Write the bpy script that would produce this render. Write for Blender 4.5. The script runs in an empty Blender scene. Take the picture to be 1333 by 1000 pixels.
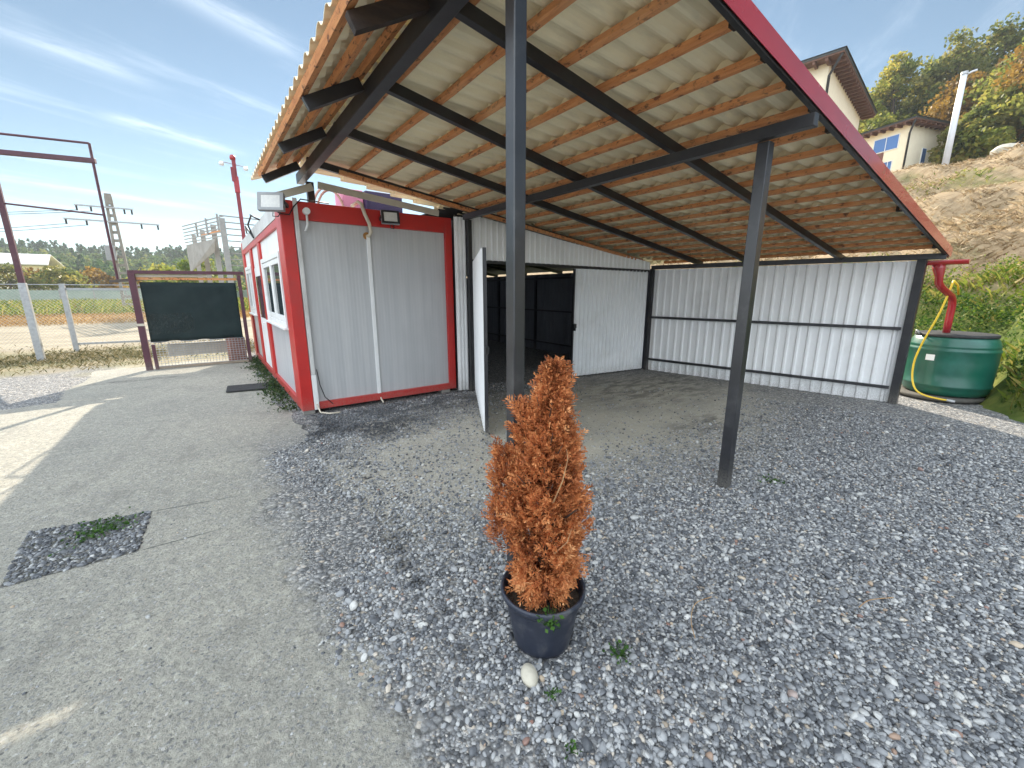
import bpy, math, random
import numpy as np
from mathutils import Vector, Matrix

random.seed(7)
rng = np.random.default_rng(11)
scene = bpy.context.scene
COL = scene.collection
R = math.radians

# ------------------------------------------------------------------ camera
HEAD, TILT, EYE = 36.3, 12.8, 1.68
cam_d = bpy.data.cameras.new("camera")
cam_d.sensor_fit = 'HORIZONTAL'
cam_d.sensor_width = 36.0
cam_d.lens = 36.0 * 536.0 / 1333.0
cam_d.clip_start = 0.05
cam_d.clip_end = 3000
cam = bpy.data.objects.new("camera", cam_d)
COL.objects.link(cam)
cam.location = (0, 0, EYE)
cam.rotation_euler = (R(90 - TILT), 0, R(-HEAD))
scene.camera = cam


# ------------------------------------------------------------------ node helper
class NT:
    def __init__(self, tree):
        self.t = tree

    def n(self, typ, **kw):
        nd = self.t.nodes.new(typ)
        for k, v in kw.items():
            setattr(nd, k, v)
        return nd

    def link(self, a, b):
        self.t.links.new(a, b)

    def put(self, sock, v):
        if hasattr(v, 'is_output'):
            self.link(v, sock)
        else:
            sock.default_value = v

    def math(self, op, a, b=None, c=None, clamp=False):
        nd = self.n('ShaderNodeMath', operation=op, use_clamp=clamp)
        self.put(nd.inputs[0], a)
        if b is not None: self.put(nd.inputs[1], b)
        if c is not None: self.put(nd.inputs[2], c)
        return nd.outputs[0]

    def add(self, a, b): return self.math('ADD', a, b)
    def sub(self, a, b): return self.math('SUBTRACT', a, b)
    def mul(self, a, b): return self.math('MULTIPLY', a, b)

    def ramp(self, fac, lo, hi):
        nd = self.n('ShaderNodeMapRange', interpolation_type='SMOOTHSTEP')
        self.put(nd.inputs['Value'], fac)
        nd.inputs['From Min'].default_value = lo
        nd.inputs['From Max'].default_value = hi
        return nd.outputs['Result']

    def mixc(self, f, a, b, blend='MIX'):
        nd = self.n('ShaderNodeMix', data_type='RGBA', blend_type=blend)
        self.put(nd.inputs[0], f)
        for i, v in ((6, a), (7, b)):
            if not hasattr(v, 'is_output') and len(v) == 3: v = (*v, 1)
            self.put(nd.inputs[i], v)
        return nd.outputs[2]

    def mixf(self, f, a, b):
        nd = self.n('ShaderNodeMix', data_type='FLOAT')
        self.put(nd.inputs[0], f); self.put(nd.inputs[2], a); self.put(nd.inputs[3], b)
        return nd.outputs[0]

    def coord(self, which='Object'):
        return self.n('ShaderNodeTexCoord').outputs[which]

    def mapv(self, v, scale=(1, 1, 1), rot=(0, 0, 0), loc=(0, 0, 0)):
        nd = self.n('ShaderNodeMapping')
        self.put(nd.inputs['Vector'], v)
        nd.inputs['Scale'].default_value = scale
        nd.inputs['Rotation'].default_value = rot
        nd.inputs['Location'].default_value = loc
        return nd.outputs[0]

    def noise(self, v, scale, detail=4, rough=0.55, dist=0.0):
        nd = self.n('ShaderNodeTexNoise')
        self.put(nd.inputs['Vector'], v)
        nd.inputs['Scale'].default_value = scale
        nd.inputs['Detail'].default_value = detail
        nd.inputs['Roughness'].default_value = rough
        nd.inputs['Distortion'].default_value = dist
        return nd.outputs['Fac']

    def voro(self, v, scale, feature='F1', out='Distance'):
        nd = self.n('ShaderNodeTexVoronoi', feature=feature)
        self.put(nd.inputs['Vector'], v)
        nd.inputs['Scale'].default_value = scale
        return nd.outputs[out]

    def cramp(self, f, stops):
        nd = self.n('ShaderNodeValToRGB')
        self.put(nd.inputs[0], f)
        el = nd.color_ramp.elements
        while len(el) > 1: el.remove(el[-1])
        el[0].position = stops[0][0]; el[0].color = (*stops[0][1], 1)
        for p, c in stops[1:]:
            e = el.new(p); e.color = (*c, 1)
        return nd.outputs[0]

    def sep(self, v):
        nd = self.n('ShaderNodeSeparateXYZ'); self.put(nd.inputs[0], v)
        return nd.outputs

    def bump(self, h, strength=0.3, dist=0.01, normal=None):
        nd = self.n('ShaderNodeBump')
        nd.inputs['Strength'].default_value = strength
        nd.inputs['Distance'].default_value = dist
        self.put(nd.inputs['Height'], h)
        if normal is not None: self.put(nd.inputs['Normal'], normal)
        return nd.outputs[0]


def new_mat(name):
    m = bpy.data.materials.new(name)
    m.use_nodes = True
    t = NT(m.node_tree)
    b = m.node_tree.nodes['Principled BSDF']
    return m, t, b


def mat(name, c1, c2=None, scale=6, rough=0.6, bump=0.0, bscale=60, metal=0.0, stretch=(1, 1, 1),
        spec=0.5, dirt=None, dscale=1.5, damt=0.5, trans=0.0, rvar=0.12, coat=0.0):
    m, t, b = new_mat(name)
    o = t.coord()
    v = t.mapv(o, stretch)
    c2 = c2 or tuple(x * 0.8 for x in c1)
    n1 = t.noise(v, scale, 5, 0.6)
    col = t.mixc(t.ramp(n1, 0.33, 0.67), c1, c2)
    if dirt:
        n2 = t.noise(v, dscale, 6, 0.65)
        col = t.mixc(t.mul(t.ramp(n2, 0.5, 0.75), damt), col, dirt)
    t.put(b.inputs['Base Color'], col)
    n3 = t.noise(v, scale * 1.7, 3)
    t.put(b.inputs['Roughness'], t.math('MULTIPLY_ADD', n3, rvar * 2, rough - rvar, clamp=True))
    b.inputs['Metallic'].default_value = metal
    b.inputs['Specular IOR Level'].default_value = spec
    b.inputs['Coat Weight'].default_value = coat
    if bump:
        t.put(b.inputs['Normal'], t.bump(t.noise(v, bscale, 4), bump, 0.01))
    if trans:
        b.inputs['Transmission Weight'].default_value = trans
    return m


def leaf_mat(name, cols, transl=0.35, rough=0.6, attr='var'):
    """foliage: colour picked by a per-leaf attribute, some light passing through the leaf"""
    m, t, b = new_mat(name)
    a = t.n('ShaderNodeAttribute', attribute_name=attr).outputs['Fac']
    col = t.cramp(a, [(i / (len(cols) - 1), c) for i, c in enumerate(cols)])
    t.put(b.inputs['Base Color'], col)
    b.inputs['Roughness'].default_value = rough
    b.inputs['Specular IOR Level'].default_value = 0.25
    tr = t.n('ShaderNodeBsdfTranslucent'); t.put(tr.inputs[0], col)
    mx = t.n('ShaderNodeMixShader'); mx.inputs[0].default_value = transl
    t.link(b.outputs[0], mx.inputs[1]); t.link(tr.outputs[0], mx.inputs[2])
    t.link(mx.outputs[0], m.node_tree.nodes['Material Output'].inputs['Surface'])
    return m


# ------------------------------------------------------------------ mesh builder
class MB:
    def __init__(self):
        self.v, self.f = [], []

    def add(self, vs, fs):
        o = len(self.v)
        self.v += [tuple(map(float, p)) for p in vs]
        self.f += [tuple(i + o for i in f) for f in fs]
        return self

    def box(self, lo, hi, M=None):
        x0, y0, z0 = lo; x1, y1, z1 = hi
        vs = [(x0, y0, z0), (x1, y0, z0), (x1, y1, z0), (x0, y1, z0), (x0, y0, z1), (x1, y0, z1), (x1, y1, z1), (x0, y1, z1)]
        if M is not None: vs = [M @ Vector(p) for p in vs]
        return self.add(vs, [(0, 3, 2, 1), (4, 5, 6, 7), (0, 1, 5, 4), (1, 2, 6, 5), (2, 3, 7, 6), (3, 0, 4, 7)])

    def beam(self, p0, p1, w, h, up=(0, 0, 1)):
        """bar from p0 to p1 along its centre line, w sideways, h along up"""
        p0, p1 = Vector(p0), Vector(p1); d = (p1 - p0).normalized(); up = Vector(up)
        s = d.cross(up)
        if s.length < 1e-5: s = d.cross(Vector((1, 0, 0)))
        s.normalize(); u = s.cross(d).normalized()
        vs = []
        for p in (p0, p1):
            for a, b in ((-1, -1), (1, -1), (1, 1), (-1, 1)):
                vs.append(p + s * (a * w / 2) + u * (b * h / 2))
        return self.add(vs, [(0, 1, 2, 3), (7, 6, 5, 4), (0, 4, 5, 1), (1, 5, 6, 2), (2, 6, 7, 3), (3, 7, 4, 0)])

    def tube(self, pts, r, n=8, cap=True):
        pts = [Vector(p) for p in pts]
        rs = r if isinstance(r, (list, tuple)) else [r] * len(pts)
        vs, fs = [], []
        prev = None
        for i, p in enumerate(pts):
            d = (pts[min(i + 1, len(pts) - 1)] - pts[max(i - 1, 0)]).normalized()
            if prev is None:
                a = d.cross(Vector((0, 0, 1)))
                if a.length < 1e-3: a = d.cross(Vector((1, 0, 0)))
            else:
                a = prev - d * prev.dot(d)
            a.normalize(); prev = a; b = d.cross(a)
            for k in range(n):
                t = 2 * math.pi * k / n
                vs.append(p + (a * math.cos(t) + b * math.sin(t)) * rs[i])
        for i in range(len(pts) - 1):
            for k in range(n):
                k2 = (k + 1) % n
                fs.append((i * n + k, i * n + k2, (i + 1) * n + k2, (i + 1) * n + k))
        if cap:
            fs.append(tuple(range(n - 1, -1, -1)))
            fs.append(tuple(range((len(pts) - 1) * n, len(pts) * n)))
        return self.add(vs, fs)

    def lathe(self, prof, c=(0, 0, 0), n=40, cap0=False, cap1=False):
        vs, fs = [], []
        for r, z in prof:
            for k in range(n):
                t = 2 * math.pi * k / n
                vs.append((c[0] + r * math.cos(t), c[1] + r * math.sin(t), c[2] + z))
        for i in range(len(prof) - 1):
            for k in range(n):
                k2 = (k + 1) % n
                fs.append((i * n + k, i * n + k2, (i + 1) * n + k2, (i + 1) * n + k))
        if cap0: fs.append(tuple(range(n - 1, -1, -1)))
        if cap1: fs.append(tuple(range((len(prof) - 1) * n, len(prof) * n)))
        return self.add(vs, fs)

    def grid(self, P):
        """P: rows of points"""
        nr, nc = len(P), len(P[0])
        vs = [p for row in P for p in row]
        fs = [(i * nc + j, i * nc + j + 1, (i + 1) * nc + j + 1, (i + 1) * nc + j) for i in range(nr - 1) for j in range(nc - 1)]
        return self.add(vs, fs)

    def build(self, name, m, parent=None, loc=None, smooth=False, bevel=0.0, thick=0.0):
        me = bpy.data.meshes.new(name)
        if parent is not None: off = ORG[parent.name]
        elif loc is not None: off = Vector(loc)
        else: off = Vector((0, 0, 0))
        me.from_pydata([(x - off[0], y - off[1], z - off[2]) for x, y, z in self.v], [], self.f)
        me.update()
        o = bpy.data.objects.new(name, me)
        COL.objects.link(o)
        if m: me.materials.append(m)
        if smooth:
            me.polygons.foreach_set('use_smooth', [True] * len(me.polygons))
            me.update()
        if parent is not None: o.parent = parent
        else: o.location = off
        ORG[o.name] = off
        if thick:
            md = o.modifiers.new('thickness', 'SOLIDIFY'); md.thickness = thick; md.offset = 0
        if bevel:
            md = o.modifiers.new('bevel', 'BEVEL'); md.width = bevel; md.segments = 2; md.limit_method = 'ANGLE'
        return o


ORG = {}


def tag(o, label, cat, group=None):
    o['label'] = label; o['category'] = cat
    if group: o['group'] = group
    return o


def thing(name, loc, label, cat, group=None):
    o = bpy.data.objects.new(name, None); COL.objects.link(o)
    o.location = loc; o.empty_display_size = 0.2
    ORG[o.name] = Vector(loc)
    return tag(o, label, cat, group)


def kind(o, k):
    o['kind'] = k; return o


def np_mesh(name, V, F, m, var=None, smooth=False, mats=None, midx=None):
    """fast mesh from numpy quads"""
    me = bpy.data.meshes.new(name)
    V = np.asarray(V, np.float32); F = np.asarray(F, np.int32); k = F.shape[1]
    me.vertices.add(len(V)); me.vertices.foreach_set('co', V.ravel())
    me.loops.add(F.size); me.loops.foreach_set('vertex_index', F.ravel())
    me.polygons.add(len(F)); me.polygons.foreach_set('loop_start', np.arange(0, F.size, k, dtype=np.int32))
    me.update(calc_edges=True)
    if var is not None:
        a = me.attributes.new('var', 'FLOAT', 'FACE'); a.data.foreach_set('value', np.asarray(var, np.float32))
    if smooth: me.polygons.foreach_set('use_smooth', np.ones(len(F), bool))
    if m: me.materials.append(m)
    return me


def add_obj(name, me, parent=None, loc=(0, 0, 0)):
    o = bpy.data.objects.new(name, me); COL.objects.link(o)
    if parent is not None:
        o.parent = parent; ORG[o.name] = ORG[parent.name]
    else:
        o.location = loc; ORG[o.name] = Vector(loc)
    return o


def leaves(P, size, rs, aspect=0.55, up=None, spread=1.0):
    """one bent leaf quad per point P (N,3); returns verts (4N,3), faces"""
    N = len(P)
    d = rs.normal(size=(N, 3))
    if up is not None: d = d * spread + np.asarray(up)
    d /= np.linalg.norm(d, axis=1)[:, None] + 1e-9
    e = rs.normal(size=(N, 3)); e -= d * (e * d).sum(1)[:, None]
    e /= np.linalg.norm(e, axis=1)[:, None] + 1e-9
    s = np.asarray(size) * np.ones(N)
    L = d * s[:, None] * 0.5; W = e * s[:, None] * 0.5 * aspect
    V = np.stack([P - L, P + W, P + L, P - W], 1).reshape(-1, 3)
    F = np.arange(4 * N).reshape(-1, 4)
    return V, F


# ------------------------------------------------------------------ materials
RED = (0.50, 0.022, 0.018)
M_red = mat('red_paint', RED, (0.44, 0.02, 0.018), 3, 0.38, 0.03, 30, dirt=(0.30, 0.06, 0.05), damt=0.35, rvar=0.06)
M_redgloss = mat('red_gloss_metal', (0.36, 0.018, 0.026), (0.31, 0.016, 0.022), 2, 0.26, 0, rvar=0.05, dirt=(0.30, 0.07, 0.07), damt=0.25, coat=0.3)
M_black = mat('black_paint', (0.016, 0.016, 0.019), (0.024, 0.024, 0.027), 5, 0.42, 0.04, 50, rvar=0.07, dirt=(0.06, 0.055, 0.05), dscale=3, damt=0.35)
M_post = mat('dark_grey_paint', (0.016, 0.0165, 0.020), (0.024, 0.0245, 0.029), 6, 0.33, 0.05, 40, rvar=0.08, dirt=(0.10, 0.10, 0.10), dscale=4, damt=0.4, spec=0.7)
M_brownblack = mat('weathered_dark_wood', (0.025, 0.017, 0.014), (0.045, 0.028, 0.02), 9, 0.75, 0.2, 60, stretch=(1, 1, 4))
M_white = mat('white_sheet_metal', (0.87, 0.87, 0.86), (0.82, 0.82, 0.82), 1.2, 0.42, 0.02, 8, dirt=(0.55, 0.54, 0.50), dscale=1.1, damt=0.4, rvar=0.08)
M_white_d = mat('white_door_sheet', (0.82, 0.82, 0.82), (0.77, 0.78, 0.79), 1.0, 0.45, 0.02, 8, dirt=(0.5, 0.5, 0.47), dscale=1.7, damt=0.35)
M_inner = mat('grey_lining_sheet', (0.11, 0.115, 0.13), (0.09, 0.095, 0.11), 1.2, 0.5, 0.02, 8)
M_upvc = mat('white_plastic', (0.80, 0.80, 0.79), (0.74, 0.74, 0.73), 4, 0.38, 0, dirt=(0.5, 0.48, 0.42), damt=0.35)
M_flash = mat('pale_metal_flashing', (0.60, 0.59, 0.57), (0.52, 0.51, 0.50), 3, 0.45, 0.05, 9, dirt=(0.35, 0.32, 0.28), damt=0.5)
M_beige = mat('beige_trim', (0.52, 0.47, 0.38), (0.46, 0.42, 0.34), 4, 0.6)
M_galv = mat('galvanised_steel', (0.42, 0.43, 0.44), (0.33, 0.34, 0.35), 14, 0.48, 0.03, 30, metal=0.55, dirt=(0.3, 0.27, 0.23), damt=0.4)
M_purple = mat('dark_red_primer', (0.085, 0.022, 0.036), (0.065, 0.018, 0.030), 8, 0.5, 0.05, 30, dirt=(0.20, 0.12, 0.11), damt=0.4)
M_conc_pole = mat('cast_concrete', (0.27, 0.25, 0.225), (0.21, 0.20, 0.18), 3, 0.85, 0.2, 30)
M_rubber = mat('black_rubber', (0.018, 0.018, 0.020), (0.03, 0.03, 0.03), 20, 0.7, 0.3, 90)
M_dark = mat('dark_void', (0.03, 0.03, 0.03), None, 5, 0.8)
M_hose = mat('yellow_hose_plastic', (0.72, 0.50, 0.03), (0.62, 0.42, 0.03), 8, 0.35)
M_cream_hose = mat('cream_conduit', (0.62, 0.55, 0.44), (0.52, 0.46, 0.36), 12, 0.55, 0.1, 80)
M_pinkish = mat('pink_sheet', (0.55, 0.20, 0.30), (0.50, 0.18, 0.27), 3, 0.5)
M_navy = mat('violet_black_sheet', (0.035, 0.022, 0.075), (0.03, 0.02, 0.06), 3, 0.45)
M_soil = mat('dark_potting_soil', (0.03, 0.022, 0.016), (0.06, 0.045, 0.03), 40, 0.9, 0.8, 80)
M_bark = mat('bark', (0.10, 0.075, 0.055), (0.06, 0.045, 0.035), 12, 0.9, 0.6, 30, stretch=(3, 3, 0.6))
M_twig = mat('dry_twig', (0.42, 0.27, 0.13), (0.30, 0.17, 0.08), 30, 0.8)
M_stone = mat('pale_stone', (0.50, 0.46, 0.37), (0.44, 0.40, 0.32), 18, 0.7, 0.25, 60)
M_lampglass = mat('lamp_lens', (0.62, 0.62, 0.58), (0.56, 0.56, 0.54), 30, 0.18, 0, coat=0.4)
M_lampbody = mat('grey_lamp_housing', (0.30, 0.31, 0.32), (0.26, 0.27, 0.28), 10, 0.45)
M_cream = mat('cream_render', (0.86, 0.78, 0.60), (0.82, 0.73, 0.56), 2, 0.85, 0.05, 20)
M_brownrend = mat('brown_render', (0.20, 0.095, 0.075), (0.17, 0.08, 0.065), 3, 0.85)
M_rooftile = mat('dark_roof_tiles', (0.05, 0.055, 0.055), (0.035, 0.04, 0.04), 4, 0.6)
M_soffit = mat('brown_soffit_wood', (0.14, 0.065, 0.04), (0.10, 0.045, 0.03), 6, 0.7)
M_pale_steel = mat('pale_grey_steel', (0.33, 0.325, 0.31), (0.27, 0.265, 0.26), 4, 0.5)
M_fence_pan = mat('pale_green_panel', (0.30, 0.37, 0.32), (0.25, 0.32, 0.28), 0.6, 0.7, stretch=(2, 2, 1), dirt=(0.25, 0.28, 0.24), dscale=0.5)
M_blue_pole = mat('light_painted_pole', (0.62, 0.64, 0.68), (0.56, 0.58, 0.62), 3, 0.4)

def dusty(m_, h_=0.28):
    nt_ = m_.node_tree; t_ = NT(nt_); b_ = nt_.nodes['Principled BSDF']
    old = b_.inputs['Base Color'].links[0].from_socket
    o_ = t_.n('ShaderNodeNewGeometry').outputs['Position']; z_ = t_.sep(o_)[2]
    k_ = t_.mul(t_.sub(1.0, t_.ramp(t_.add(z_, t_.mul(t_.noise(o_, 14, 5, .7), -.25)), -.12, h_ - .12)), t_.ramp(t_.noise(o_, 60, 4, .7), .35, .6))
    t_.put(b_.inputs['Base Color'], t_.mixc(t_.mul(k_, .45), old, (0.24, 0.22, 0.185)))
for m_ in (M_post, M_black, M_red, M_white, M_white_d, M_purple): dusty(m_)

# window glass
M_glass, t, b = new_mat('window_glass')
b.inputs['Base Color'].default_value = (0.03, 0.035, 0.04, 1)
b.inputs['Roughness'].default_value = 0.04
b.inputs['Specular IOR Level'].default_value = 0.9
M_blueglass, t, b = new_mat('sky_tinted_glass')
b.inputs['Base Color'].default_value = (0.10, 0.20, 0.42, 1)  # blue of the reflected sky put into the base colour
b.inputs['Roughness'].default_value = 0.08
b.inputs['Metallic'].default_value = 0.4

# orange knotty battens
M_wood, t, b = new_mat('raw_orange_wood')
o = t.coord(); v = t.mapv(o, (14, 1.6, 14))
g1 = t.noise(v, 3, 6, 0.7, 0.4); g2 = t.noise(t.mapv(o, (8, 3.5, 8)), 3.2, 5, 0.65); g3 = t.noise(o, 1.1, 3)
c = t.mixc(t.ramp(g1, 0.3, 0.7), (0.68, 0.31, 0.12), (0.50, 0.19, 0.07))
c = t.mixc(t.mul(t.ramp(g2, 0.56, 0.64), 0.85), c, (0.09, 0.03, 0.018))
c = t.mixc(t.mul(t.ramp(g3, 0.5, 0.7), 0.5), c, (0.62, 0.36, 0.18))
g4 = t.noise(t.mapv(o, (5, 5, 5)), 2.3, 6, 0.75)
c = t.mixc(t.mul(t.ramp(g4, 0.57, 0.66), 0.8), c, (0.045, 0.02, 0.014))
t.put(b.inputs['Base Color'], c); b.inputs['Roughness'].default_value = 0.75
t.put(b.inputs['Normal'], t.bump(g1, 0.4, 0.006))

# back side of the metal tile sheets
M_tile, t, b = new_mat('beige_tile_sheet')
o = t.coord()
n1 = t.noise(o, 1.3, 5, 0.6); n2 = t.noise(t.mapv(o, (1, 4, 1)), 2.2, 5)
c = t.mixc(t.ramp(n1, 0.35, 0.7), (0.86, 0.77, 0.54), (0.80, 0.71, 0.49))
c = t.mixc(t.mul(t.ramp(n2, 0.5, 0.75), 0.4), c, (0.36, 0.33, 0.25))
t.put(b.inputs['Base Color'], c); b.inputs['Roughness'].default_value = 0.5
M_tiletop = mat('red_tile_top', (0.30, 0.035, 0.03), (0.24, 0.03, 0.03), 3, 0.5, dirt=(0.2, 0.17, 0.13), damt=0.6)

# cabin wall sandwich panel: fine vertical profile lines
def panel_mat(name, axis, c1, c2):
    m, t, b = new_mat(name)
    s = t.sep(t.coord())[axis]
    w = t.math('SINE', t.mul(s, 2 * math.pi / 0.048))
    n = t.noise(t.mapv(t.coord(), (6, 6, 0.25)), 2.2, 4)
    n2 = t.noise(t.coord(), 0.9, 4)
    line = t.ramp(w, 0.55, 1.0)
    c = t.mixc(t.ramp(n, 0.3, 0.7), c1, c2)
    c = t.mixc(t.mul(line, 0.13), c, tuple(x * 0.62 for x in c1))
    c = t.mixc(t.mul(t.ramp(n2, 0.52, 0.75), 0.3), c, tuple(x * 0.75 for x in c1))
    t.put(b.inputs['Base Color'], c)
    b.inputs['Roughness'].default_value = 0.36
    t.put(b.inputs['Normal'], t.bump(w, 0.10, 0.003))
    return m
M_panel_x = panel_mat('grey_sandwich_panel', 0, (0.50, 0.50, 0.50), (0.43, 0.435, 0.44))
M_panel_y = panel_mat('grey_side_panel', 1, (0.48, 0.48, 0.49), (0.42, 0.42, 0.435))

# pot
M_pot = mat('blue_black_plastic', (0.018, 0.022, 0.036), (0.026, 0.031, 0.048), 14, 0.45, 0.05, 40, dirt=(0.13, 0.125, 0.12), dscale=7, damt=0.75)
M_barrel = mat('green_drum_plastic', (0.008, 0.095, 0.060), (0.010, 0.08, 0.058), 3, 0.36, 0.03, 14, dirt=(0.03, 0.16, 0.13), dscale=2, damt=0.5, coat=0.15)
def spot_net(t_, s_, cx_, cz_, rx_, rz_):
    dx_ = t_.math('ABSOLUTE', t_.mul(t_.sub(s_[0], cx_), 1 / rx_)); dz_ = t_.math('ABSOLUTE', t_.mul(t_.sub(s_[2], cz_), 1 / rz_))
    return t_.sub(1.0, t_.ramp(t_.math('MAXIMUM', dx_, dz_), .85, 1.05))
M_mesh_cloth = mat('dark_green_shade_net', (0.003, 0.013, 0.014), (0.005, 0.018, 0.018), 3, 0.8, 0.3, 120)
nt_ = M_mesh_cloth.node_tree
tn_ = NT(nt_); oc_ = tn_.coord()
patch = tn_.mul(spot_net(tn_, tn_.sep(oc_), -.42, .98, .42, .24), tn_.ramp(tn_.noise(tn_.mapv(oc_, (30, 30, 6)), 3, 4, .7), .35, .65))
tr_ = nt_.nodes.new('ShaderNodeBsdfTransparent'); mx_ = nt_.nodes.new('ShaderNodeMixShader'); tn_.put(mx_.inputs[0], tn_.math('MULTIPLY_ADD', patch, .11, .025))
nt_.links.new(nt_.nodes['Principled BSDF'].outputs[0], mx_.inputs[1]); nt_.links.new(tr_.outputs[0], mx_.inputs[2])
nt_.links.new(mx_.outputs[0], nt_.nodes['Material Output'].inputs['Surface'])

# leaves
M_thuja = leaf_mat('dead_thuja', [(0.17, 0.052, 0.022), (0.48, 0.165, 0.062), (0.68, 0.265, 0.095), (0.78, 0.41, 0.185)], 0.3)
M_weed = leaf_mat('weed_green', [(0.03, 0.07, 0.015), (0.06, 0.14, 0.025), (0.10, 0.20, 0.04)], 0.35)
M_treeA = leaf_mat('green_gold_leaves', [(0.09, 0.12, 0.025), (0.18, 0.21, 0.04), (0.32, 0.29, 0.06), (0.46, 0.35, 0.07)], 0.6)
M_treeB = leaf_mat('olive_leaves', [(0.065, 0.095, 0.025), (0.14, 0.16, 0.04), (0.24, 0.22, 0.06), (0.36, 0.28, 0.06)], 0.6)
M_treeC = leaf_mat('autumn_leaves', [(0.10, 0.06, 0.016), (0.22, 0.12, 0.02), (0.32, 0.19, 0.03), (0.38, 0.24, 0.04)], 0.4)
M_bankleaf = leaf_mat('bank_leaves', [(0.020, 0.045, 0.010), (0.05, 0.11, 0.018), (0.14, 0.20, 0.03), (0.30, 0.29, 0.05)], 0.45)
M_hay = leaf_mat('dry_hay', [(0.20, 0.135, 0.07), (0.30, 0.215, 0.12), (0.39, 0.295, 0.175), (0.45, 0.36, 0.23)], 0.3)
M_ygrass = leaf_mat('yellow_green_grass', [(0.08, 0.13, 0.016), (0.16, 0.21, 0.025), (0.27, 0.28, 0.05), (0.34, 0.26, 0.08)], 0.4)
M_dgrass = leaf_mat('dry_orange_grass', [(0.25, 0.14, 0.045), (0.36, 0.22, 0.08), (0.44, 0.30, 0.13)], 0.3)
M_forest = leaf_mat('forest_leaves', [(0.026, 0.060, 0.022), (0.050, 0.10, 0.028), (0.11, 0.16, 0.04), (0.20, 0.20, 0.05)], 0.55)

# ------------------------------------------------------------------ ground
STONES = [(0.0, (0.07, 0.072, 0.077)), (0.22, (0.15, 0.153, 0.16)), (0.5, (0.25, 0.25, 0.25)), (0.74, (0.35, 0.345, 0.335)),
          (0.87, (0.50, 0.485, 0.46)), (0.94, (0.44, 0.36, 0.27)), (1.0, (0.62, 0.60, 0.57))]


def gravel(t, o):
    """colour and height of loose river gravel"""
    w = t.noise(o, 7, 3)
    ow = t.n('ShaderNodeVectorMath', operation='ADD')
    nv = t.n('ShaderNodeTexNoise'); t.put(nv.inputs['Vector'], o); nv.inputs['Scale'].default_value = 55; nv.inputs['Detail'].default_value = 2
    sc = t.n('ShaderNodeVectorMath', operation='SCALE'); t.link(nv.outputs['Color'], sc.inputs[0]); sc.inputs['Scale'].default_value = 0.010
    t.link(o, ow.inputs[0]); t.link(sc.outputs[0], ow.inputs[1]); ow = ow.outputs[0]
    ca = t.sep(t.voro(ow, 38, out='Color'))[0]; da = t.voro(ow, 38)
    cb = t.sep(t.voro(ow, 75, out='Color'))[1]; db = t.voro(ow, 75)
    f = t.ramp(w, 0.42, 0.58)
    col = t.mixc(f, t.cramp(ca, STONES), t.cramp(cb, STONES))
    d = t.mixf(f, da, db)
    col = t.mixc(t.mul(t.ramp(d, 0.38, 0.75), 0.75), col, (0.045, 0.045, 0.047))
    return col, t.sub(1.0, d)


def fine(t, o):
    """compacted dusty grit"""
    a = t.noise(o, 2.0, 6, 0.6); g = t.noise(o, 90, 4, 0.7); vcol = t.sep(t.voro(o, 130, out='Color'))[0]
    c = t.mixc(t.ramp(a, 0.3, 0.7), (0.52, 0.475, 0.375), (0.41, 0.38, 0.31))
    c = t.mixc(t.mul(t.ramp(g, 0.45, 0.72), 0.45), c, (0.15, 0.15, 0.145))
    c = t.mixc(t.mul(t.ramp(vcol, 0.86, 0.95), 0.6), c, (0.46, 0.45, 0.43))
    return c, g


def spot(t, s, cx, cy, rx, ry, soft=0.6):
    dx = t.mul(t.sub(s[0], cx), 1 / rx); dy = t.mul(t.sub(s[1], cy), 1 / ry)
    d = t.math('SQRT', t.add(t.mul(dx, dx), t.mul(dy, dy)))
    return t.sub(1.0, t.ramp(d, 1 - soft, 1 + soft))


M_ground, t, b = new_mat('gravel_yard_ground')
o = t.coord(); s = t.sep(o)
gc, gh = gravel(t, o)
fc, fh = fine(t, o)
nz = t.noise(o, 1.4, 5, 0.65)
m1 = spot(t, s, 4.4, 3.75, 3.0, 1.75, 0.55)
m2 = spot(t, s, 2.2, 3.6, 1.8, 1.5, 0.7)
m3 = t.mul(t.sub(1.0, t.ramp(t.add(s[0], t.mul(nz, 0.8)), 0.65, 1.15)), t.ramp(s[0], -1.9, -1.5))
msk = t.math('MAXIMUM', t.math('MAXIMUM', m1, t.mul(m2, 0.8)), m3)
msk = t.mul(msk, t.ramp(t.add(nz, t.mul(msk, 0.35)), 0.38, 0.68))
col = t.mixc(t.mul(msk, 0.85), gc, fc)
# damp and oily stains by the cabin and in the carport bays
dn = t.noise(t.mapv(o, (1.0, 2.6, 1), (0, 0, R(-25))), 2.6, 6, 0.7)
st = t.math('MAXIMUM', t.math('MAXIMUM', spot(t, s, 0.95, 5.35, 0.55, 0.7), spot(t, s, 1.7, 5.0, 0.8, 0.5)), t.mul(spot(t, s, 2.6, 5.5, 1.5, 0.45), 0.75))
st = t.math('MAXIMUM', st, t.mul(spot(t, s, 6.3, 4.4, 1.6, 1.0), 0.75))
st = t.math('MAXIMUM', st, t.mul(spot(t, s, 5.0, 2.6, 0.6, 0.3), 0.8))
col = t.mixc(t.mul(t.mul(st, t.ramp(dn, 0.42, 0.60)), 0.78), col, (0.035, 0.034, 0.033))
# footprint scuffs
for (fx, fy) in ((0.93, 4.25), (0.95, 3.95), (1.0, 3.62), (0.82, 2.55), (0.84, 2.38), (0.79, 2.22), (0.80, 2.02), (0.8, 1.72)):
    col = t.mixc(t.mul(t.mul(spot(t, s, fx, fy, 0.06, 0.05), t.ramp(t.noise(o, 28, 3), 0.42, 0.6)), 0.9), col, (0.02, 0.02, 0.021))
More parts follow.
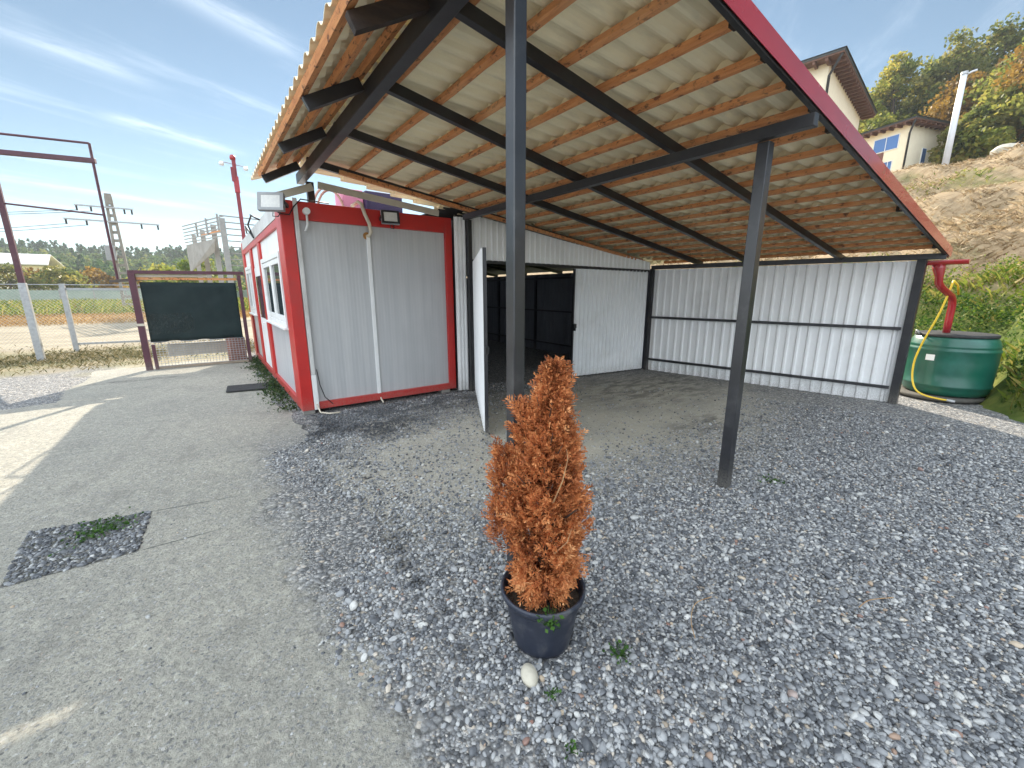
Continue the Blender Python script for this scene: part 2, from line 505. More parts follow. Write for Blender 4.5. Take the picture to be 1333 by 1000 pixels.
# the yard beyond: verge, sandy track, dry grass, field
wob = t.add(s[1], t.add(t.mul(t.sub(t.noise(o, 0.35, 4), 0.5), 5.0), t.mul(s[0], 0.0)))
big = t.noise(o, 0.8, 6, 0.65)
earth = t.mixc(t.ramp(big, 0.35, 0.65), (0.28, 0.23, 0.15), (0.17, 0.16, 0.085))
sand = t.mixc(t.ramp(t.noise(t.mapv(o, (0.35, 1.2, 1)), 1.0, 6, 0.7), 0.35, 0.65), (0.31, 0.265, 0.19), (0.22, 0.185, 0.13))
dry = t.mixc(t.ramp(big, 0.35, 0.65), (0.40, 0.25, 0.10), (0.30, 0.22, 0.09))
field = t.mixc(t.ramp(big, 0.35, 0.65), (0.22, 0.24, 0.05), (0.30, 0.26, 0.09))
grey = t.mixc(t.ramp(nz, 0.3, 0.7), (0.24, 0.235, 0.22), (0.33, 0.315, 0.28))
left = t.sub(1.0, t.ramp(s[0], 0.3, 0.9))
col = t.mixc(t.mul(t.ramp(wob, 11.6, 12.8), left), col, earth)
col = t.mixc(t.ramp(wob, 16.4, 17.8), col, sand)
col = t.mixc(t.ramp(wob, 29, 33), col, dry)
col = t.mixc(t.ramp(wob, 38, 42), col, field)
t.put(b.inputs['Base Color'], col)
b.inputs['Roughness'].default_value = 0.8
b.inputs['Specular IOR Level'].default_value = 0.3
far = t.ramp(s[1], 16, 18)
h = t.mixf(msk, gh, t.mul(fh, 0.4))
t.put(b.inputs['Normal'], t.bump(t.mixf(far, h, big), 0.9, 0.014))

g = MB()
xs = [-900, -300, -100, -40, -15, -6, 0, 6, 12, 20, 40, 100, 300, 900]
g.grid([[(x, y, 0.0) for x in xs] for y in [-900, -200, -40, -10, 0, 5, 10, 20, 50, 120, 300, 900]])
ground = kind(g.build('ground', M_ground), 'structure')

# concrete path: a sheet with a broken edge
M_path, t, b = new_mat('worn_concrete_path')
o = t.coord(); s = t.sep(o)
a = t.noise(o, 0.9, 6, 0.62); f1 = t.noise(o, 60, 5, 0.75); f2 = t.noise(t.mapv(o, (1, 1, 1)), 9, 5, 0.7)
c = t.mixc(t.ramp(a, 0.32, 0.68), (0.385, 0.362, 0.30), (0.305, 0.292, 0.248))
c = t.mixc(t.mul(t.ramp(f2, 0.45, 0.75), 0.35), c, (0.25, 0.245, 0.225))
c = t.mixc(t.mul(t.ramp(f1, 0.48, 0.66), 0.7), c, (0.16, 0.155, 0.14))
f5 = t.noise(o, 150, 3, 0.7); f6 = t.noise(o, 42, 4, 0.6); f7 = t.noise(o, 16, 4, 0.6)
c = t.mixc(t.mul(t.ramp(f6, 0.46, 0.62), 0.5), c, (0.20, 0.19, 0.165))
c = t.mixc(t.mul(t.ramp(f7, 0.50, 0.68), 0.45), c, (0.50, 0.47, 0.39))
c = t.mixc(t.mul(t.ramp(f5, 0.52, 0.68), 0.5), c, (0.46, 0.44, 0.39))
c = t.mixc(t.mul(t.ramp(t.noise(t.mapv(o, (1.6, .8, 1), (0, 0, R(20))), 2.2, 7, 0.72), 0.52, 0.66), 0.45), c, (0.20, 0.19, 0.165))
gr = t.sep(t.voro(o, 95, out='Color'))[0]
c = t.mixc(t.mul(t.ramp(gr, 0.80, 0.92), 0.65), c, t.cramp(t.sep(t.voro(o, 95, out='Color'))[1], STONES))
gc, gh = gravel(t, o)
edge = t.ramp(t.add(t.sub(s[0], t.mul(t.sub(1.0, t.ramp(s[1], 1.2, 2.4)), .15)), t.mul(t.sub(t.noise(o, 2.3, 6, 0.7), 0.5), 1.1)), 0.06, 0.42)
edge = t.mul(edge, t.sub(1.0, t.ramp(s[1], 4.5, 5.9)))
gr2 = t.noise(o, 3.1, 6, 0.75)
edge = t.math('MAXIMUM', edge, t.mul(t.ramp(gr2, 0.60, 0.72), 0.45))
c = t.mixc(t.mul(edge, 0.92), c, gc)
# slab joints
def joint(x0, y0, x1, y1, w=0.006):
    L = math.hypot(x1 - x0, y1 - y0); nx, ny = -(y1 - y0) / L, (x1 - x0) / L
    d = t.math('ABSOLUTE', t.add(t.add(t.mul(s[0], nx), t.mul(s[1], ny)), -(nx * x0 + ny * y0)))
    al = t.add(t.add(t.mul(s[0], (x1 - x0) / L), t.mul(s[1], (y1 - y0) / L)), -((x1 - x0) / L * x0 + (y1 - y0) / L * y0))
    ins = t.mul(t.ramp(al, 0, 0.05), t.sub(1.0, t.ramp(al, L - 0.3, L)))
    return t.mul(t.sub(1.0, t.ramp(d, w * 0.5, w * 1.6)), ins)
j = t.math('MAXIMUM', joint(-0.56, 3.38, 0.0, 3.37), joint(-0.54, 3.98, 0.1, 3.86))
c = t.mixc(t.mul(j, t.ramp(f2, 0.3, 0.5)), c, (0.10, 0.10, 0.09))
dm = t.mul(spot(t, s, -1.3, 10.4, 0.7, 0.10), t.ramp(t.noise(o, 6, 5), 0.4, 0.6))
c = t.mixc(t.mul(dm, 0.7), c, (0.12, 0.11, 0.10))
t.put(b.inputs['Base Color'], c); b.inputs['Roughness'].default_value = 0.85
b.inputs['Specular IOR Level'].default_value = 0.25
t.put(b.inputs['Normal'], t.bump(t.mixf(edge, t.add(t.add(t.mul(f1, 0.8), t.mul(f6, 1.4)), f2), gh), 0.9, 0.012))
pr = random.Random(3)
def edge_x(y):
    e = 0.40 + 0.06 * math.sin(y * 2.3 + 1) + 0.04 * math.sin(y * 5.1) + 0.16 * max(0, min(1, (2.4 - y) / 1.2))
    return e + 0.34
pts_r, pts_l = [], []
y = -3.0
while y < 12.25:
    pts_r.append((edge_x(y) + pr.uniform(-0.035, 0.035), y)); y += 0.06
y = -3.0
while y < 12.25:
    xl = -2.9 if y < 7.3 else (-2.25 + (7.6 - y) * 0.3 if y < 8.9 else -2.05)
    pts_l.append((xl + pr.uniform(-0.04, 0.04) + 0.05 * math.sin(y * 3), y)); y += 0.08
PL = [(-0.56, 3.38), (-1.16, 3.39), (-1.21, 4.12), (-0.54, 3.98)]      # the planting gap in the slab
g = MB()
vs, fs = [], []
nr = 120
for i in range(nr + 1):
    yy = -3 + 15.2 * i / nr
    xr = pts_r[min(len(pts_r) - 1, int((yy + 3) / 0.06))][0]; xl = pts_l[min(len(pts_l) - 1, int((yy + 3) / 0.08))][0]
    for k in range(9): vs.append((xl + (xr - xl) * k / 8, yy, 0.012 - 0.008 * (k == 8) - 0.008 * (k == 0)))
for i in range(nr):
    for k in range(8): fs.append((i * 9 + k, i * 9 + k + 1, (i + 1) * 9 + k + 1, (i + 1) * 9 + k))
g.add(vs, fs)
path = kind(g.build('concrete_path', M_path), 'structure')

# planting gap filled with stones
M_bed, t, b = new_mat('stony_bed')
o = t.coord(); gc, gh = gravel(t, o)
gm = t.ramp(t.noise(o, 5, 5, 0.7), 0.52, 0.66)
c = t.mixc(t.mul(gm, 0.6), gc, (0.07, 0.09, 0.03))
t.put(b.inputs['Base Color'], t.mixc(0.65, c, (0.07, 0.065, 0.05)))
b.inputs['Roughness'].default_value = 0.9
t.put(b.inputs['Normal'], t.bump(gh, 0.9, 0.015))
g = MB()
ring = []
for i in range(4):
    p, q = PL[i], PL[(i + 1) % 4]
    for k in range(14):
        f = k / 14; ring.append((p[0] + (q[0] - p[0]) * f + pr.uniform(-.006, .006), p[1] + (q[1] - p[1]) * f + pr.uniform(-.006, .006), 0.0165))
cx = sum(p[0] for p in ring) / len(ring); cy = sum(p[1] for p in ring) / len(ring)
g.add(ring + [(cx, cy, 0.0165)], [(i, (i + 1) % len(ring), len(ring)) for i in range(len(ring))])
kind(g.build('stone_bed', M_bed), 'structure')

# ------------------------------------------------------------------ loose pebbles (uncountable)
M_peb, t, b = new_mat('river_pebble')
pc = t.n('ShaderNodeAttribute', attribute_name='shade', attribute_type='INSTANCER').outputs['Fac']
c = t.cramp(pc, [(0.0, (0.045, 0.048, 0.054)), (0.25, (0.125, 0.13, 0.14)), (0.5, (0.25, 0.255, 0.262)), (0.72, (0.39, 0.39, 0.385)),
                 (0.86, (0.52, 0.51, 0.48)), (0.92, (0.48, 0.38, 0.27)), (0.95, (0.24, 0.13, 0.10)), (0.97, (0.60, 0.58, 0.55)), (1.0, (0.66, 0.65, 0.62))])
o = t.coord()
c = t.mixc(t.mul(t.ramp(t.noise(o, 1.6, 4), 0.45, 0.7), 0.35), c, (0.10, 0.10, 0.105))
t.put(b.inputs['Base Color'], c); b.inputs['Roughness'].default_value = 0.55
b.inputs['Specular IOR Level'].default_value = 0.4

gn = bpy.data.node_groups.new('pebble_scatter', 'GeometryNodeTree')
gn.interface.new_socket('Geometry', in_out='INPUT', socket_type='NodeSocketGeometry')
gn.interface.new_socket('Geometry', in_out='OUTPUT', socket_type='NodeSocketGeometry')
N = gn.nodes; L = gn.links
gi = N.new('NodeGroupInput'); go = N.new('NodeGroupOutput')
g2i = N.new('GeometryNodeGeometryToInstance')
for k in range(4):
    ico = N.new('GeometryNodeMeshIcoSphere'); ico.inputs['Subdivisions'].default_value = 2 if k < 3 else 3; ico.inputs['Radius'].default_value = 1.0
    sp = N.new('GeometryNodeSetPosition')
    nzn = N.new('ShaderNodeTexNoise'); nzn.noise_dimensions = '4D'; nzn.inputs['W'].default_value = k * 7.3; nzn.inputs['Scale'].default_value = 0.9; nzn.inputs['Detail'].default_value = 1
    sub = N.new('ShaderNodeVectorMath'); sub.operation = 'SUBTRACT'; sub.inputs[1].default_value = (0.5, 0.5, 0.5)
    scl = N.new('ShaderNodeVectorMath'); scl.operation = 'SCALE'; scl.inputs['Scale'].default_value = 0.95
    L.new(nzn.outputs['Color'], sub.inputs[0]); L.new(sub.outputs[0], scl.inputs[0]); L.new(scl.outputs[0], sp.inputs['Offset'])
    L.new(ico.outputs['Mesh'], sp.inputs['Geometry'])
    sm = N.new('GeometryNodeSetShadeSmooth'); L.new(sp.outputs[0], sm.inputs[0])
    mt = N.new('GeometryNodeSetMaterial'); mt.inputs['Material'].default_value = M_peb; L.new(sm.outputs[0], mt.inputs[0])
    L.new(mt.outputs[0], g2i.inputs[0])
iop = N.new('GeometryNodeInstanceOnPoints'); iop.inputs['Pick Instance'].default_value = True
L.new(gi.outputs[0], iop.inputs['Points']); L.new(g2i.outputs[0], iop.inputs['Instance'])
for nm, typ, sock in (('rot', 'FLOAT_VECTOR', 'Rotation'), ('scl', 'FLOAT_VECTOR', 'Scale'), ('pick', 'INT', 'Instance Index')):
    na = N.new('GeometryNodeInputNamedAttribute'); na.data_type = typ; na.inputs['Name'].default_value = nm
    L.new(na.outputs['Attribute'], iop.inputs[sock])
L.new(iop.outputs[0], go.inputs[0])


def scatter(name, P, rad, shade):
    n = len(P)
    me = bpy.data.meshes.new(name)
    me.vertices.add(n); me.vertices.foreach_set('co', P.astype(np.float32).ravel())
    sc = rad[:, None] * np.stack([rng.uniform(0.9, 1.4, n), rng.uniform(0.7, 1.05, n), rng.uniform(0.45, 0.8, n)], 1)
    ro = np.stack([rng.normal(0, 0.35, n), rng.normal(0, 0.35, n), rng.uniform(0, 6.28, n)], 1)
    for nm, typ, key, arr in (('scl', 'FLOAT_VECTOR', 'vector', sc), ('rot', 'FLOAT_VECTOR', 'vector', ro), ('shade', 'FLOAT', 'value', shade)):
        a = me.attributes.new(nm, typ, 'POINT'); a.data.foreach_set(key, arr.astype(np.float32).ravel())
    a = me.attributes.new('pick', 'INT', 'POINT'); a.data.foreach_set('value', rng.integers(0, 4, n).astype(np.int32))
    me.materials.append(M_peb)
    ob = kind(add_obj(name, me), 'stuff')
    md = ob.modifiers.new('scatter', 'NODES'); md.node_group = gn
    return ob


def vnoise(x, y, sc, seed):
    """cheap smooth value noise"""
    rs = np.random.default_rng(seed); G = rs.random((64, 64))
    u, v = x * sc, y * sc; i, j = np.floor(u).astype(int), np.floor(v).astype(int); f, h = u - i, v - j
    f = f * f * (3 - 2 * f); h = h * h * (3 - 2 * h)
    g = lambda a, b_: G[a % 64, b_ % 64]
    return (g(i, j) * (1 - f) + g(i + 1, j) * f) * (1 - h) + (g(i, j + 1) * (1 - f) + g(i + 1, j + 1) * f) * h


hd = R(HEAD)
def inview(x, y, margin=1.12):
    fw = x * math.sin(hd) + y * math.cos(hd); rt = x * math.cos(hd) - y * math.sin(hd)
    return (fw > 0.35) & (np.abs(rt) < fw * math.tan(R(51.2)) * margin + 0.45)


n = 980000
x = rng.uniform(-2.0, 8.4, n); y = rng.uniform(-2.2, 7.0, n)
dist = np.hypot(x, y)
keep = inview(x, y) & (dist < 7.5)
# full cover close to the camera, thinner further off, thin where the grit is compacted or on the slab
nzv = vnoise(x + 5, y + 5, 1.3, 1) * 0.6 + vnoise(x + 5, y + 5, 3.7, 2) * 0.4
dust = np.maximum(np.clip(1.55 - np.hypot((x - 4.4) / 3.0, (y - 3.75) / 1.75), 0, 1), 0.8 * np.clip(1.5 - np.hypot((x - 2.2) / 1.8, (y - 3.6) / 1.5), 0, 1))
dens = np.clip(1.15 - dust * (0.85 + 0.6 * nzv), 0.05, 1.0)
ex = 0.38 + 0.06 * np.sin(y * 2.3 + 1) + 0.04 * np.sin(y * 5.1) + 0.14 * np.clip((2.4 - y) / 1.2, 0, 1) + 0.5 * np.clip((y - 4.6) / 1.4, 0, 1)
d_e = x - ex + (nzv - 0.5) * 0.7
dens *= np.clip(0.10 + (d_e + 0.02) / 0.40, 0.075 + .12 * np.clip(nzv - .45, 0, 1), 1.0)
dens *= np.clip(1.35 - dist / 6.5, 0.0, 1.0)
dens *= (~((x > 0.8) & (x < 3.4) & (y > 6.0)) & ~((x > -1.2) & (x < -.53) & (y > 3.37) & (y < 4.14)))
FOOT = ((0.93, 4.25), (0.95, 3.95), (1.0, 3.62), (.74, 3.1), (0.82, 2.55), (0.84, 2.38), (0.79, 2.22), (0.80, 2.02), (0.8, 1.72), (.78, 1.45))
for fx, fy in FOOT:
    dens *= 1 - 0.8 * np.exp(-((x - fx) ** 2 + (y - fy) ** 2) / 0.0016)
inpot = np.hypot(x - 1.14, y - 1.30) < 0.15
keep &= (rng.random(n) < dens * 0.60) & ~inpot
x, y, dist, d_e, nzk = x[keep], y[keep], dist[keep], d_e[keep], nzv[keep]
m = len(x)
rad = np.clip(np.exp(rng.normal(math.log(0.0076), 0.36, m)), 0.0045, 0.026)
rad *= np.clip(0.95 + 0.22 * (nzk - 0.5) + np.clip(1.6 - dist, 0, 1) * 0.2, 0.6, 1.4)
rad = np.where(d_e < 0.04, rad * rng.uniform(.28, .62, m), rad)
sh = np.clip(rng.beta(1.8, 2.0, m), 0, 1)
sp_ = lambda cx_, cy_, rx_, ry_: np.clip(1.45 - np.hypot((x - cx_) / rx_, (y - cy_) / ry_), 0, 1)
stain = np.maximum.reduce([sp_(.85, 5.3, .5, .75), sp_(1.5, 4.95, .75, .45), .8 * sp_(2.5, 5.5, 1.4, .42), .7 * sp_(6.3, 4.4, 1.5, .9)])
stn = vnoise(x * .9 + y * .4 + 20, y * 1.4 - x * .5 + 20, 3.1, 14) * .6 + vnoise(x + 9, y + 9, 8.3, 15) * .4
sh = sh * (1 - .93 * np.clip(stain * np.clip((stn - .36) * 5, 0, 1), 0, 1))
for fx, fy in FOOT:
    sh = sh * (1 - .95 * np.exp(-(((x - fx) / .055) ** 2 + ((y - fy) / .045) ** 2)))
scatter('gravel', np.stack([x, y, rad * rng.uniform(-0.1, 0.75, m) + np.where(d_e < 0.35, 0.006, 0)], 1), rad, sh)
# bed of stones in the slab gap
n = 1500
u, v = rng.random(n), rng.random(n)
A, B, C_, D = [np.array(p) for p in (PL[1], PL[0], PL[3], PL[2])]
bp = (A * (1 - u)[:, None] + B * u[:, None]) * (1 - v)[:, None] + (D * (1 - u)[:, None] + C_ * u[:, None]) * v[:, None]
rr = np.clip(np.exp(rng.normal(math.log(0.0085), 0.35, n)), 0.004, 0.02)
scatter('bed_stones', np.column_stack([bp, 0.014 + rr * 0.15]), rr, rng.beta(1.1, 2.9, n))

# ------------------------------------------------------------------ cabin
CX0, CX1, CY0, CY1, CZ = 0.90, 3.29, 6.08, 12.30, 2.78
cabin = thing('office_cabin', (2.1, 9.2, 0), 'red framed site cabin with grey panel end wall and white windows along its side', 'site cabin')
m = MB()
for (px, py, wx, wy) in ((CX0, CY0, 0.15, 0.40), (CX1 - 0.12, CY0, 0.12, 0.15), (CX0, CY1 - 0.4, 0.15, 0.40), (CX1 - 0.12, CY1 - 0.15, 0.12, 0.15)):
    f = MB().box((px, py, 0.055), (px + wx, py + wy, CZ)).build('corner_post', M_red, cabin, bevel=0.008)
MB().box((CX0 + .15, CY0 - .004, 2.555), (CX1 - .12, CY0 + 0.16, CZ - 0.002)).build('roof_beam', M_red, cabin, bevel=0.008)
MB().box((CX0 + .15, CY0 - .002, 0.055), (CX1 - .12, CY0 + 0.16, 0.155)).build('base_beam', M_red, cabin, bevel=0.006)
MB().box((CX0 + .003, CY0 + .40, 0.055), (CX0 + .16, CY1 - .40, 0.17)).build('base_beam', M_red, cabin, bevel=0.006)
MB().box((CX0 + .002, CY0 + .40, 2.50), (CX0 + .16, CY1 - .40, 2.60)).build('roof_beam', M_red, cabin, bevel=0.006)
MB().box((CX0 - .004, CY0 + .40, 2.602), (CX0 + .16, CY1 - .40, CZ + .02)).build('eave_flashing', M_flash, cabin, bevel=0.004)
MB().box((CX0 + .15, CY0 + .045, 0.155), (CX1 - .12, CY0 + 0.10, 2.555)).build('end_wall', M_panel_x, cabin)
MB().box((CX1 - .09, CY0 + .15, 0.1), (CX1 - .03, CY1 - .15, 2.6)).build('rear_wall', M_panel_y, cabin)
MB().box((CX0 + .15, CY1 - .1, 0.1), (CX1 - .12, CY1 - .04, 2.6)).build('end_wall', M_panel_x, cabin)
MB().box((CX0 + .16, CY0 + .16, 2.60), (CX1 - .02, CY1 - .05, 2.74)).build('roof', M_flash, cabin)
MB().box((CX0 + .16, CY0 + .16, 0.10), (CX1 - .1, CY1 - .1, 0.16)).build('floor_pan', M_dark, cabin)
for (fx, fy) in ((CX0 + .08, CY0 + .1), (CX1 - .2, CY0 + .1), (CX0 + .08, 9.2), (CX0 + .08, CY1 - .2)):
    MB().box((fx - .07, fy - .09, 0.0), (fx + .08, fy + .1, 0.054)).build('foot_block', M_conc_pole, cabin, bevel=0.006)
# end wall trims
MB().box((1.052, CY0 - .03, 0.06), (1.112, CY0 - .0045, 0.55)).build('corner_trim', M_upvc, cabin, bevel=0.004)
MB().box((1.056, CY0 - .022, 0.552), (1.106, CY0 - .005, CZ + 0.03)).build('corner_trim', M_flash, cabin, bevel=0.004)
MB().box((1.955, CY0 + .018, 0.10), (2.005, CY0 + .0448, 2.42)).build('cover_strip', M_upvc, cabin, bevel=0.004)
MB().lathe([(0.0, 0), (0.035, 0), (0.035, 0.012), (0.02, 0.02), (0.0, 0.02)], (0, 0, 0), 14)
hp = MB().tube([(1.86, CY0 + 0.25, 2.84), (1.88, CY0 + .05, 2.86), (1.90, CY0 - .03, 2.83), (1.93, CY0 - .05, 2.70), (1.985, CY0 - .045, 2.58), (2.005, CY0 - .03, 2.47), (1.99, CY0 + .0, 2.43), (1.965, CY0 + .05, 2.42)], 0.024, 10).build('conduit', M_cream_hose, cabin, smooth=True)
MB().tube([(1.965, CY0 + .03, 2.425), (1.965, CY0 + .050, 2.425)], 0.05, 14).build('wall_gland', mat('rusty_foam', (0.40, 0.20, 0.06), None, 30, 0.9), cabin)
MB().tube([(1.985, CY0 + .03, 0.12), (1.99, CY0 - .02, 0.06), (1.995, CY0 - .08, 0.03)], 0.012, 8).build('cable_tail', M_cream_hose, cabin, smooth=True)
MB().tube([(1.13, CY0 + .0, 0.62), (1.15, CY0 - .01, 0.4), (1.2, CY0 - .01, 0.22), (1.3, CY0 + .0, 0.10)], 0.006, 6).build('thin_cable', M_black, cabin, smooth=True)
MB().tube([(1.08, CY0 - .04, 0.14), (1.10, CY0 - .12, 0.04), (1.2, CY0 - .2, 0.025), (1.33, CY0 - .24, 0.03)], 0.011, 8).build('cable_tail', M_cream_hose, cabin, smooth=True)
MB().tube([(1.20, CY0 - .07, 2.66), (1.20, CY0 + .0, 2.66)], 0.042, 14).build('cable_junction', M_upvc, cabin)
MB().tube([(1.2, CY0 - .04, 2.62), (1.2, CY0 - .03, 2.5), (1.17, CY0 - .02, 2.42)], 0.014, 8).build('cable_tail', M_upvc, cabin, smooth=True)
MB().tube([(0.80, CY0 - .03, 2.66), (0.90, CY0 - .05, 2.60), (1.0, CY0 - .04, 2.60), (1.06, CY0 - .03, 2.70), (1.15, CY0 - .02, 2.80), (1.5, CY0 + .05, 2.80)], 0.008, 6).build('thin_cable', M_black, cabin, smooth=True)
MB().tube([(.88, 8.0, 2.78), (.80, 8.3, 2.88), (.84, 8.6, 2.92), (.8, 8.9, 2.8), (.86, 9.2, 2.72), (.87, 9.0, 2.60), (.82, 9.6, 2.86), (.88, 10.2, 2.80)], 0.014, 7).build('thin_cable', M_black, cabin, smooth=True)
# side wall bays
def window(y0, y1):
    w = MB()
    z0, z1, xf = 1.17, 2.20, CX0 - .012
    w.box((xf, y0, z0), (xf + .09, y0 + .07, z1)).box((xf, y1 - .07, z0), (xf + .09, y1, z1))
    w.box((xf, y0 + .07, z0), (xf + .09, y1 - .07, z0 + .07)).box((xf, y0 + .07, z1 - .07), (xf + .09, y1 - .07, z1))
    f = w.build('window', M_upvc, cabin, bevel=0.006)
    ym = (y0 + y1) / 2
    for a, b_ in ((y0 + .075, ym - .01), (ym + .01, y1 - .075)):
        s_ = MB(); x2 = xf + .012
        s_.box((x2, a, z0 + .075), (x2 + .055, a + .075, z1 - .075)).box((x2, b_ - .075, z0 + .075), (x2 + .055, b_, z1 - .075))
        s_.box((x2, a + .075, z0 + .075), (x2 + .055, b_ - .075, z0 + .15)).box((x2, a + .075, z1 - .15), (x2 + .055, b_ - .075, z1 - .075))
        s_.build('sash', M_upvc, f, bevel=0.005)
        MB().box((xf + .035, a + .07, z0 + .14), (xf + .045, b_ - .07, z1 - .14)).build('pane', M_glass, f)
    MB().box((xf - .035, y0 - .02, z0 - .035), (xf + .05, y1 + .02, z0 - .002)).build('sill', M_upvc, f, bevel=0.005)
window(6.56, 8.62)
window(10.62, 11.88)
xw = CX0 + .045
for a, b_ in ((6.50, 8.70), (10.55, 11.90)):
    MB().box((xw, a, 0.17), (xw + .05, b_, 1.165)).build('side_panel', M_panel_y, cabin)
    MB().box((xw - .01, a, 2.205), (xw + .05, b_, 2.498)).build('top_panel', M_upvc, cabin)
for a in (8.70, 10.22):
    MB().box((CX0 + .001, a, 0.17), (CX0 + .10, a + .32, 2.498)).build('side_post', M_red, cabin, bevel=0.006)
d = MB().box((xw - .02, 9.04, 0.18), (xw + .05, 10.2, 2.12)).build('door', M_upvc, cabin, bevel=0.004)
MB().box((xw - .028, 9.2, 1.15), (xw - .0205, 10.04, 1.95)).build('door_glass', M_glass, d)
MB().tube([(xw - .03, 9.14, 1.08), (xw - .07, 9.14, 1.08), (xw - .07, 9.26, 1.08)], 0.012, 8).build('handle', M_upvc, d)
MB().box((xw - .01, 9.04, 2.125), (xw + .05, 10.2, 2.498)).build('top_panel', M_upvc, cabin)

# on the cabin roof
o_ = MB()
for k, (ox, rr_) in enumerate(((0.0, 0.235), (0.05, 0.21))):
    o_.tube([(1.76 + ox - rr_ * math.cos(math.pi * i / 14), 7.2 + .05 * k, 2.82 + (rr_ + .17) * math.sin(math.pi * i / 14)) for i in range(15)], 0.018, 8)
tag(o_.build('looped_hose', mat('dusky_pink_hose', (0.52, 0.30, 0.24), None, 8, 0.55), loc=(1.76, 7.2, 2.74), smooth=True), 'dusky pink hose looped in an arch on the cabin roof', 'hose')
tag(MB().box((1.99, 7.20, 2.742), (2.30, 7.7, 3.25)).build('pink_crate', M_pinkish, loc=(2.1, 7.5, 2.74), bevel=0.01), 'pink box on the cabin roof beside the violet black cabinet', 'box')
cb = thing('roof_cabinet', (2.6, 7.5, 2.74), 'violet black cabinet standing on the cabin roof behind the floodlight', 'cabinet')
MB().box((2.31, 7.10, 2.742), (2.92, 7.7, 3.24)).build('cabinet_body', M_navy, cb, bevel=0.01)
MB().box((2.36, 7.085, 2.79), (2.87, 7.099, 3.19)).build('door_panel', M_navy, cb, bevel=0.004)
tag(MB().box((2.98, 7.4, 2.742), (3.22, 7.8, 2.99)).build('white_crate', M_upvc, loc=(3.1, 7.6, 2.74), bevel=0.01), 'small white box at the right end of the cabin roof', 'box')


def floodlight(loc, rz, tilt, label, s=1.0):
    th = thing('floodlight', loc, label, 'floodlight', 'floodlights on the cabin')
    M_ = Matrix.Translation(loc) @ Matrix.Rotation(rz, 4, 'Z') @ Matrix.Rotation(tilt, 4, 'X')
    w, h = 0.145 * s, 0.105 * s
    b_ = MB().box((-w, -.025, -h), (w, .03, h), M_)
    for k in range(7): b_.box((-w * .8 + k * w * .26, .03, -h * .8), (-w * .8 + k * w * .26 + .006, .05, h * .8), M_)
    b_.build('housing', M_lampbody, th, bevel=0.006)
    fr = MB()
    fr.box((-w, -.032, -h), (w, -.0252, -h * .70), M_).box((-w, -.032, h * .70), (w, -.0252, h), M_)
    fr.box((-w, -.032, -h * .70), (-w * .74, -.0252, h * .70), M_).box((w * .74, -.032, -h * .70), (w, -.0252, h * .70), M_)
    fr.build('bezel', M_lampbody if rz < -0.5 else M_black, th)
    MB().box((-w * .74, -.0285, -h * .70), (w * .74, -.0252, h * .70), M_).build('lens', M_lampglass, th)
    br = MB()
    for sx in (-1, 1): br.box((sx * (w + .004) - .004, -.008, -.02), (sx * (w + .004) + .004, .10, .02), M_)
    br.box((-w - .008, .10, -.02), (w + .008, .106, .02), M_)
    br.build('bracket', M_black, th)
    MB().tube([M_ @ Vector(p) for p in ((0, .04, -h), (0, .03, -h - .05), (.05, .06, -h - .04), (.06, .1, -h + .03))], 0.006, 6).build('cable', M_black, th, smooth=True)
floodlight((0.80, 5.90, 2.70), R(-30), R(-14), 'pale grey floodlight at the outer left corner of the cabin')
floodlight((2.26, 5.96, 2.675), R(-8), R(-12), 'black rimmed floodlight on the red beam beside the cream conduit', 0.85)

# ------------------------------------------------------------------ carport
zu = lambda X: 2.85 - 0.153 * (X - 3.42)           # underside of the rafters
zb = lambda X: zu(X) + 0.085                        # underside of the battens
RX = 1.25                                           # ridge
car = thing('carport', (3.5, 3.5, 0), 'open lean-to carport with black steel posts, orange battens and a red edged tile roof', 'carport')
verge = lambda X: 1.325 - 0.0185 * (X - 2.3)


def post(x_, y_, z0, z1, w, m_=M_post):
    p = MB().box((x_ - w / 2, y_ - w / 2, z0), (x_ + w / 2, y_ + w / 2, z1)).build('post', m_, car, bevel=0.005)
    return p
post(1.19, 1.592, -.02, 3.055, 0.066)
post(3.475, 1.585, -.02, 2.735, 0.085)
post(8.27, 1.45, -.02, 2.10, 0.10, M_black)
post(7.56, 5.38, -.02, 2.10, 0.07, M_black)
post(3.52, 5.94, -.02, 2.76, 0.07, M_black)
post(1.33, 6.32, 2.75, 3.07, 0.085, M_black)
MB().beam((1.185, 1.25, 3.115), (1.24, 6.45, 3.115), 0.085, 0.12).build('ridge_beam', M_black, car, bevel=0.005)
MB().beam((3.40, 1.25, 2.775), (3.40, 5.86, 2.775), 0.07, 0.08).build('cross_beam', M_black, car, bevel=0.004)
MB().beam((8.28, 1.22, 2.14), (7.58, 5.42, 2.14), 0.07, 0.08).build('wall_plate', M_black, car, bevel=0.004)
rafters = [(1.366, 1.232), (2.34, 2.36), (3.45, 3.70), (4.60, 4.58), (5.93, 5.62)]
for i, (ya, yb) in enumerate(rafters):
    xe = 8.42 if i == 0 else (8.25 if i == 1 else 8.0 if i < 4 else 7.5)
    zo_, hh_ = (.066, .05) if i == 0 else (.042, .082)
    MB().beam((1.235, ya, zu(1.235) + zo_), (xe, yb, zu(xe) + zo_), 0.034 if i == 0 else 0.055, hh_).build('rafter', M_black, car, bevel=0.003)
    MB().beam((1.14, ya - .02, zu(1.3) - .02), (0.755, ya + .02, zu(1.3) - .225), 0.055, 0.085).build('rafter_stub', M_black if i > 1 else M_brownblack, car, bevel=0.003)
BX = [1.42 + 0.365 * i for i in range(19)]
tilez = []
